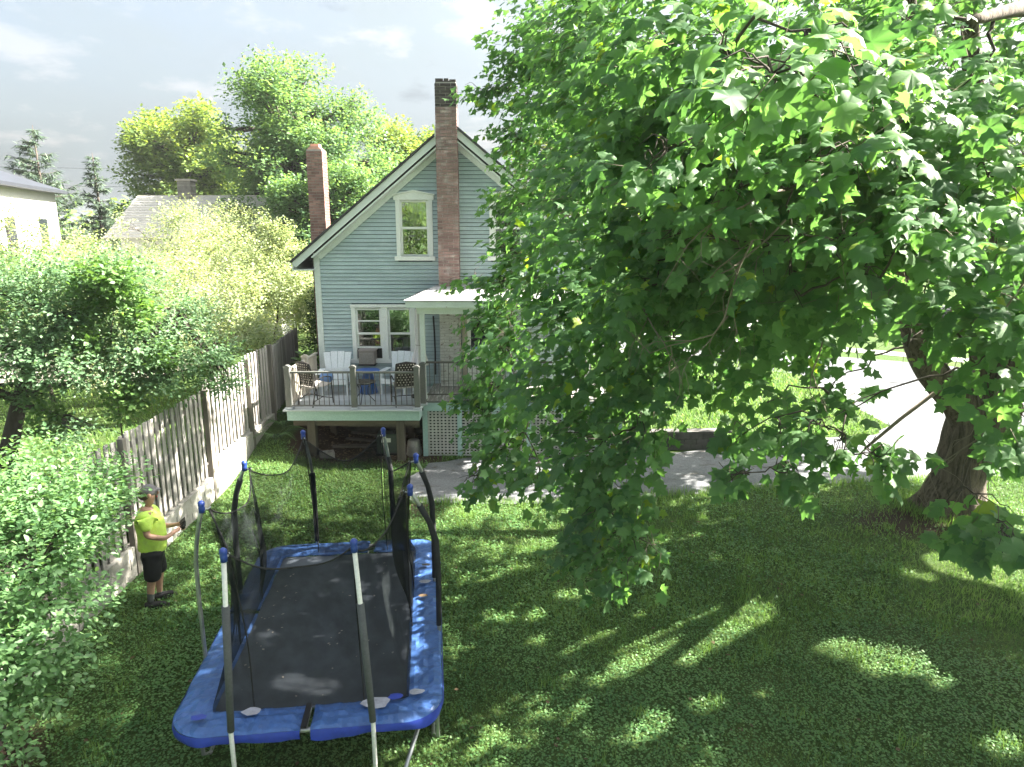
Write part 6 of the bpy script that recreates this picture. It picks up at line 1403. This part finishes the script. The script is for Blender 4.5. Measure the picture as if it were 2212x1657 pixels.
# ================================================================ grass
def in_poly(px, py, poly):
    ins = np.zeros(len(px), bool); j = len(poly) - 1
    for i in range(len(poly)):
        xi, yi = poly[i]; xj, yj = poly[j]
        c = ((yi > py) != (yj > py)) & (px < (xj - xi) * (py - yi) / (yj - yi + 1e-12) + xi); ins ^= c; j = i
    return ins
def noise2(x, y, s, sd=0):
    return np.array([mnoise.noise((a * s, b * s, sd)) for a, b in zip(x, y)])
BL = np.array([(-.5, 0, 0), (.5, 0, 0), (.32, .25, .55), (-.32, .25, .55), (0, .75, .95)]) * np.array([.10, 1, 1]); BF = np.array([(0, 1, 2), (0, 2, 3), (3, 2, 4)])
def turf(name, x0, x1, y0, y1, n, near_bias, size, m, tv, tf, flat, label, reject=None, sizey=None):
    x = rng.uniform(x0, x1, n); y = y0 + (y1 - y0) * rng.random(n) ** near_bias
    ok = ~in_poly(x, y, DRIVE)
    fx = np.interp(y, [p[0] for p in FX], [p[1] for p in FX]); ok &= (x > fx + .13)
    dz = np.array([dirt_amt(a, b) for a, b in zip(x, y)]); ok &= rng.random(n) > dz * 1.05
    ok &= np.hypot(x - 8.4, y - 12.4) > .6
    if reject is not None: ok &= ~reject(x, y)
    x, y = x[ok], y[ok]; n = len(x)
    z = np.array([ground_z(a, b) for a, b in zip(x, y)])
    a = rng.uniform(0, 2 * math.pi, n); s = rng.uniform(size[0], size[1], n) * (1 + .35 * noise2(x, y, 1.3))
    if flat:
        nrm = np.array([[0, 0, 1.]]) + .62 * unit(n); d = np.stack([np.cos(a), np.sin(a), np.zeros(n)], 1); z = z + rng.uniform(.015, .07, n)
    else:
        nrm = np.array([[0, 0, 1.]]) + .25 * unit(n); d = np.stack([np.cos(a), np.sin(a), rng.uniform(-.35, .25, n)], 1)
    tint = np.clip(.45 + .45 * noise2(x, y, .8, 3) + .3 * noise2(x, y, 3.1, 5) + rng.normal(0, .2, n), 0, 1)
    o = scatter(name, np.stack([x, y, z], 1), frames(d, nrm), s, tv, tf, m, None, tint); tag(o, label, 'grass')
def grassy(x, y): return noise2(x, y, .5, 7) + .25 * noise2(x, y, 2.2, 2) + .12 * (x - 1) / 3 < rng.normal(.05, .18, len(x))
def clovery(x, y): return noise2(x, y, .5, 7) + .25 * noise2(x, y, 2.2, 2) + .12 * (x - 1) / 3 > rng.normal(.25, .22, len(x))
CLV = np.array([(0, 0, 0), (.42, .35, .05), (.34, .85, .0), (0, .95, -.06), (-.34, .85, .0), (-.42, .35, .05)]); CLF = np.array([(0, 1, 2), (0, 2, 3), (0, 3, 4), (0, 4, 5)])
CLQ = np.array([(0, 0, 0), (.5, .5, .04), (0, 1, -.03), (-.5, .5, .04)])
turf('clover', -6.0, 7.5, 3.4, 8.5, 110000, 1.15, (.020, .036), mt['clover'], CLQ, QF, True, 'dense clover leaves covering the near lawn round the trampoline', clovery)
turf('clover', -6.2, 11, 8.5, 15.8, 60000, 1.2, (.030, .048), mt['clover'], CLQ, QF, True, 'clover leaves growing in the lawn near the driveway and fence', clovery)
turf('grass', -6.0, 7.8, 3.4, 8.5, 120000, 1.15, (.035, .085), mt['grass'], BL, BF, False, 'short grass blades of the near lawn under the maple', grassy)
turf('grass', -6.2, 12, 8.5, 15.8, 90000, 1.25, (.05, .10), mt['grass'], BL * np.array([1.5, 1, 1]), BF, False, 'grass blades growing up to the driveway edge and the tree roots')
x = rng.uniform(-30, -6.4, 24000); y = rng.uniform(8, 20, 24000)
z = np.array([ground_z(a, b) for a, b in zip(x, y)]); a = rng.uniform(0, 6.28, len(x))
fxx = np.interp(y, [p[0] for p in FX], [p[1] for p in FX]); k_ = x < fxx - .3
o = scatter('grass', np.stack([x, y, z], 1)[k_], frames(np.stack([np.cos(a), np.sin(a), 0 * a], 1), np.array([[0, 0, 1.]]) + .25 * unit(len(x)))[k_], rng.uniform(.08, .16, len(x))[k_], BL * np.array([2.2, 1, 1]), BF, mt['grass']); tag(o, 'sunlit grass of the garden behind the picket fence', 'grass')
x = rng.uniform(2.4, 10.6, 26000); y = rng.uniform(15.9, 29, 26000); k_ = ~in_poly(x, y, DRIVE) & (y > 16.5 + 0 * x); a = rng.uniform(0, 6.28, len(x))
o = scatter('grass', np.stack([x, y, 0 * x], 1)[k_], frames(np.stack([np.cos(a), np.sin(a), 0 * a], 1), np.array([[0, 0, 1.]]) + .25 * unit(len(x)))[k_], rng.uniform(.08, .15, len(x))[k_], BL * np.array([2.2, 1, 1]), BF, mt['grass']); tag(o, 'sunlit lawn grass between the driveway and the street', 'grass')
# longer tufts: driveway edge, tree foot, strays; and grass creeping onto the driveway
ex_ = []
for (a, b) in zip(DRIVE[:6], DRIVE[1:7]):
    for _ in range(int(900 * math.dist(a, b) / 3)):
        t_ = random.random(); ex_.append((a[0] + (b[0] - a[0]) * t_ + random.gauss(0, .05), a[1] + (b[1] - a[1]) * t_ + random.gauss(.0, .09)))
for _ in range(170):
    cx_, cy_ = random.uniform(-5.2, 7.5), random.uniform(3.6, 13)
    if math.hypot(cx_ + 2.1, cy_ - 7.4) > 1.0: ex_ += [(cx_ + random.gauss(0, .07), cy_ + random.gauss(0, .07)) for _ in range(random.randint(12, 40))]
for _ in range(2200):
    a = random.uniform(0, 6.28); r_ = .62 + abs(random.gauss(0, .25)); ex_.append((8.42 + r_ * math.cos(a), 12.4 + r_ * math.sin(a)))
ex_ = np.array(ex_); n = len(ex_); a = rng.uniform(0, 6.28, n)
o = scatter('grass', np.column_stack([ex_, [ground_z(*q) for q in ex_]]), frames(np.stack([np.cos(a), np.sin(a), rng.uniform(.2, 1.2, n)], 1), np.array([[0, 0, 1.]]) + .25 * unit(n)), rng.uniform(.07, .16, n), BL * np.array([.8, 1, 1]), BF, mt['grass'], None, np.clip(rng.normal(.6, .25, n), 0, 1)); tag(o, 'longer grass tufts fringing the driveway and the tree foot', 'grass')
# fallen leaves and clover flowers in the near lawn
n = 170; x = rng.uniform(-5, 7, n); y = rng.uniform(4, 13, n); k_ = ~in_poly(x, y, DRIVE)
o = scatter('fallen_leaves', np.stack([x, y, np.full(n, .05)], 1)[k_], frames(unit(n) * (1, 1, .1), np.array([[0, 0, 1.]]) + .3 * unit(n))[k_], rng.uniform(.03, .08, n)[k_], QL, QF, mt['debris']); tag(o, 'scattered dry brown leaves lying in the lawn', 'fallen leaves')

# ---------------------------------------------------------------- added haze: closed box of thin air, pales the distance and lifts shadows
hz, ht = new_mat('thin_air')
pv = ht.nodes.new('ShaderNodeVolumePrincipled'); pv.inputs['Color'].default_value = (.93, .97, 1.0, 1); pv.inputs['Density'].default_value = .0004; pv.inputs['Anisotropy'].default_value = .2
ho = ht.nodes.new('ShaderNodeOutputMaterial'); ht.links.new(pv.outputs[0], ho.inputs['Volume'])
tag(MB().box(-610, 610, -410, 810, -1.5, 17.5).build('haze', hz), 'thin pale haze added over the garden and the trees beyond', 'haze', kind='stuff')
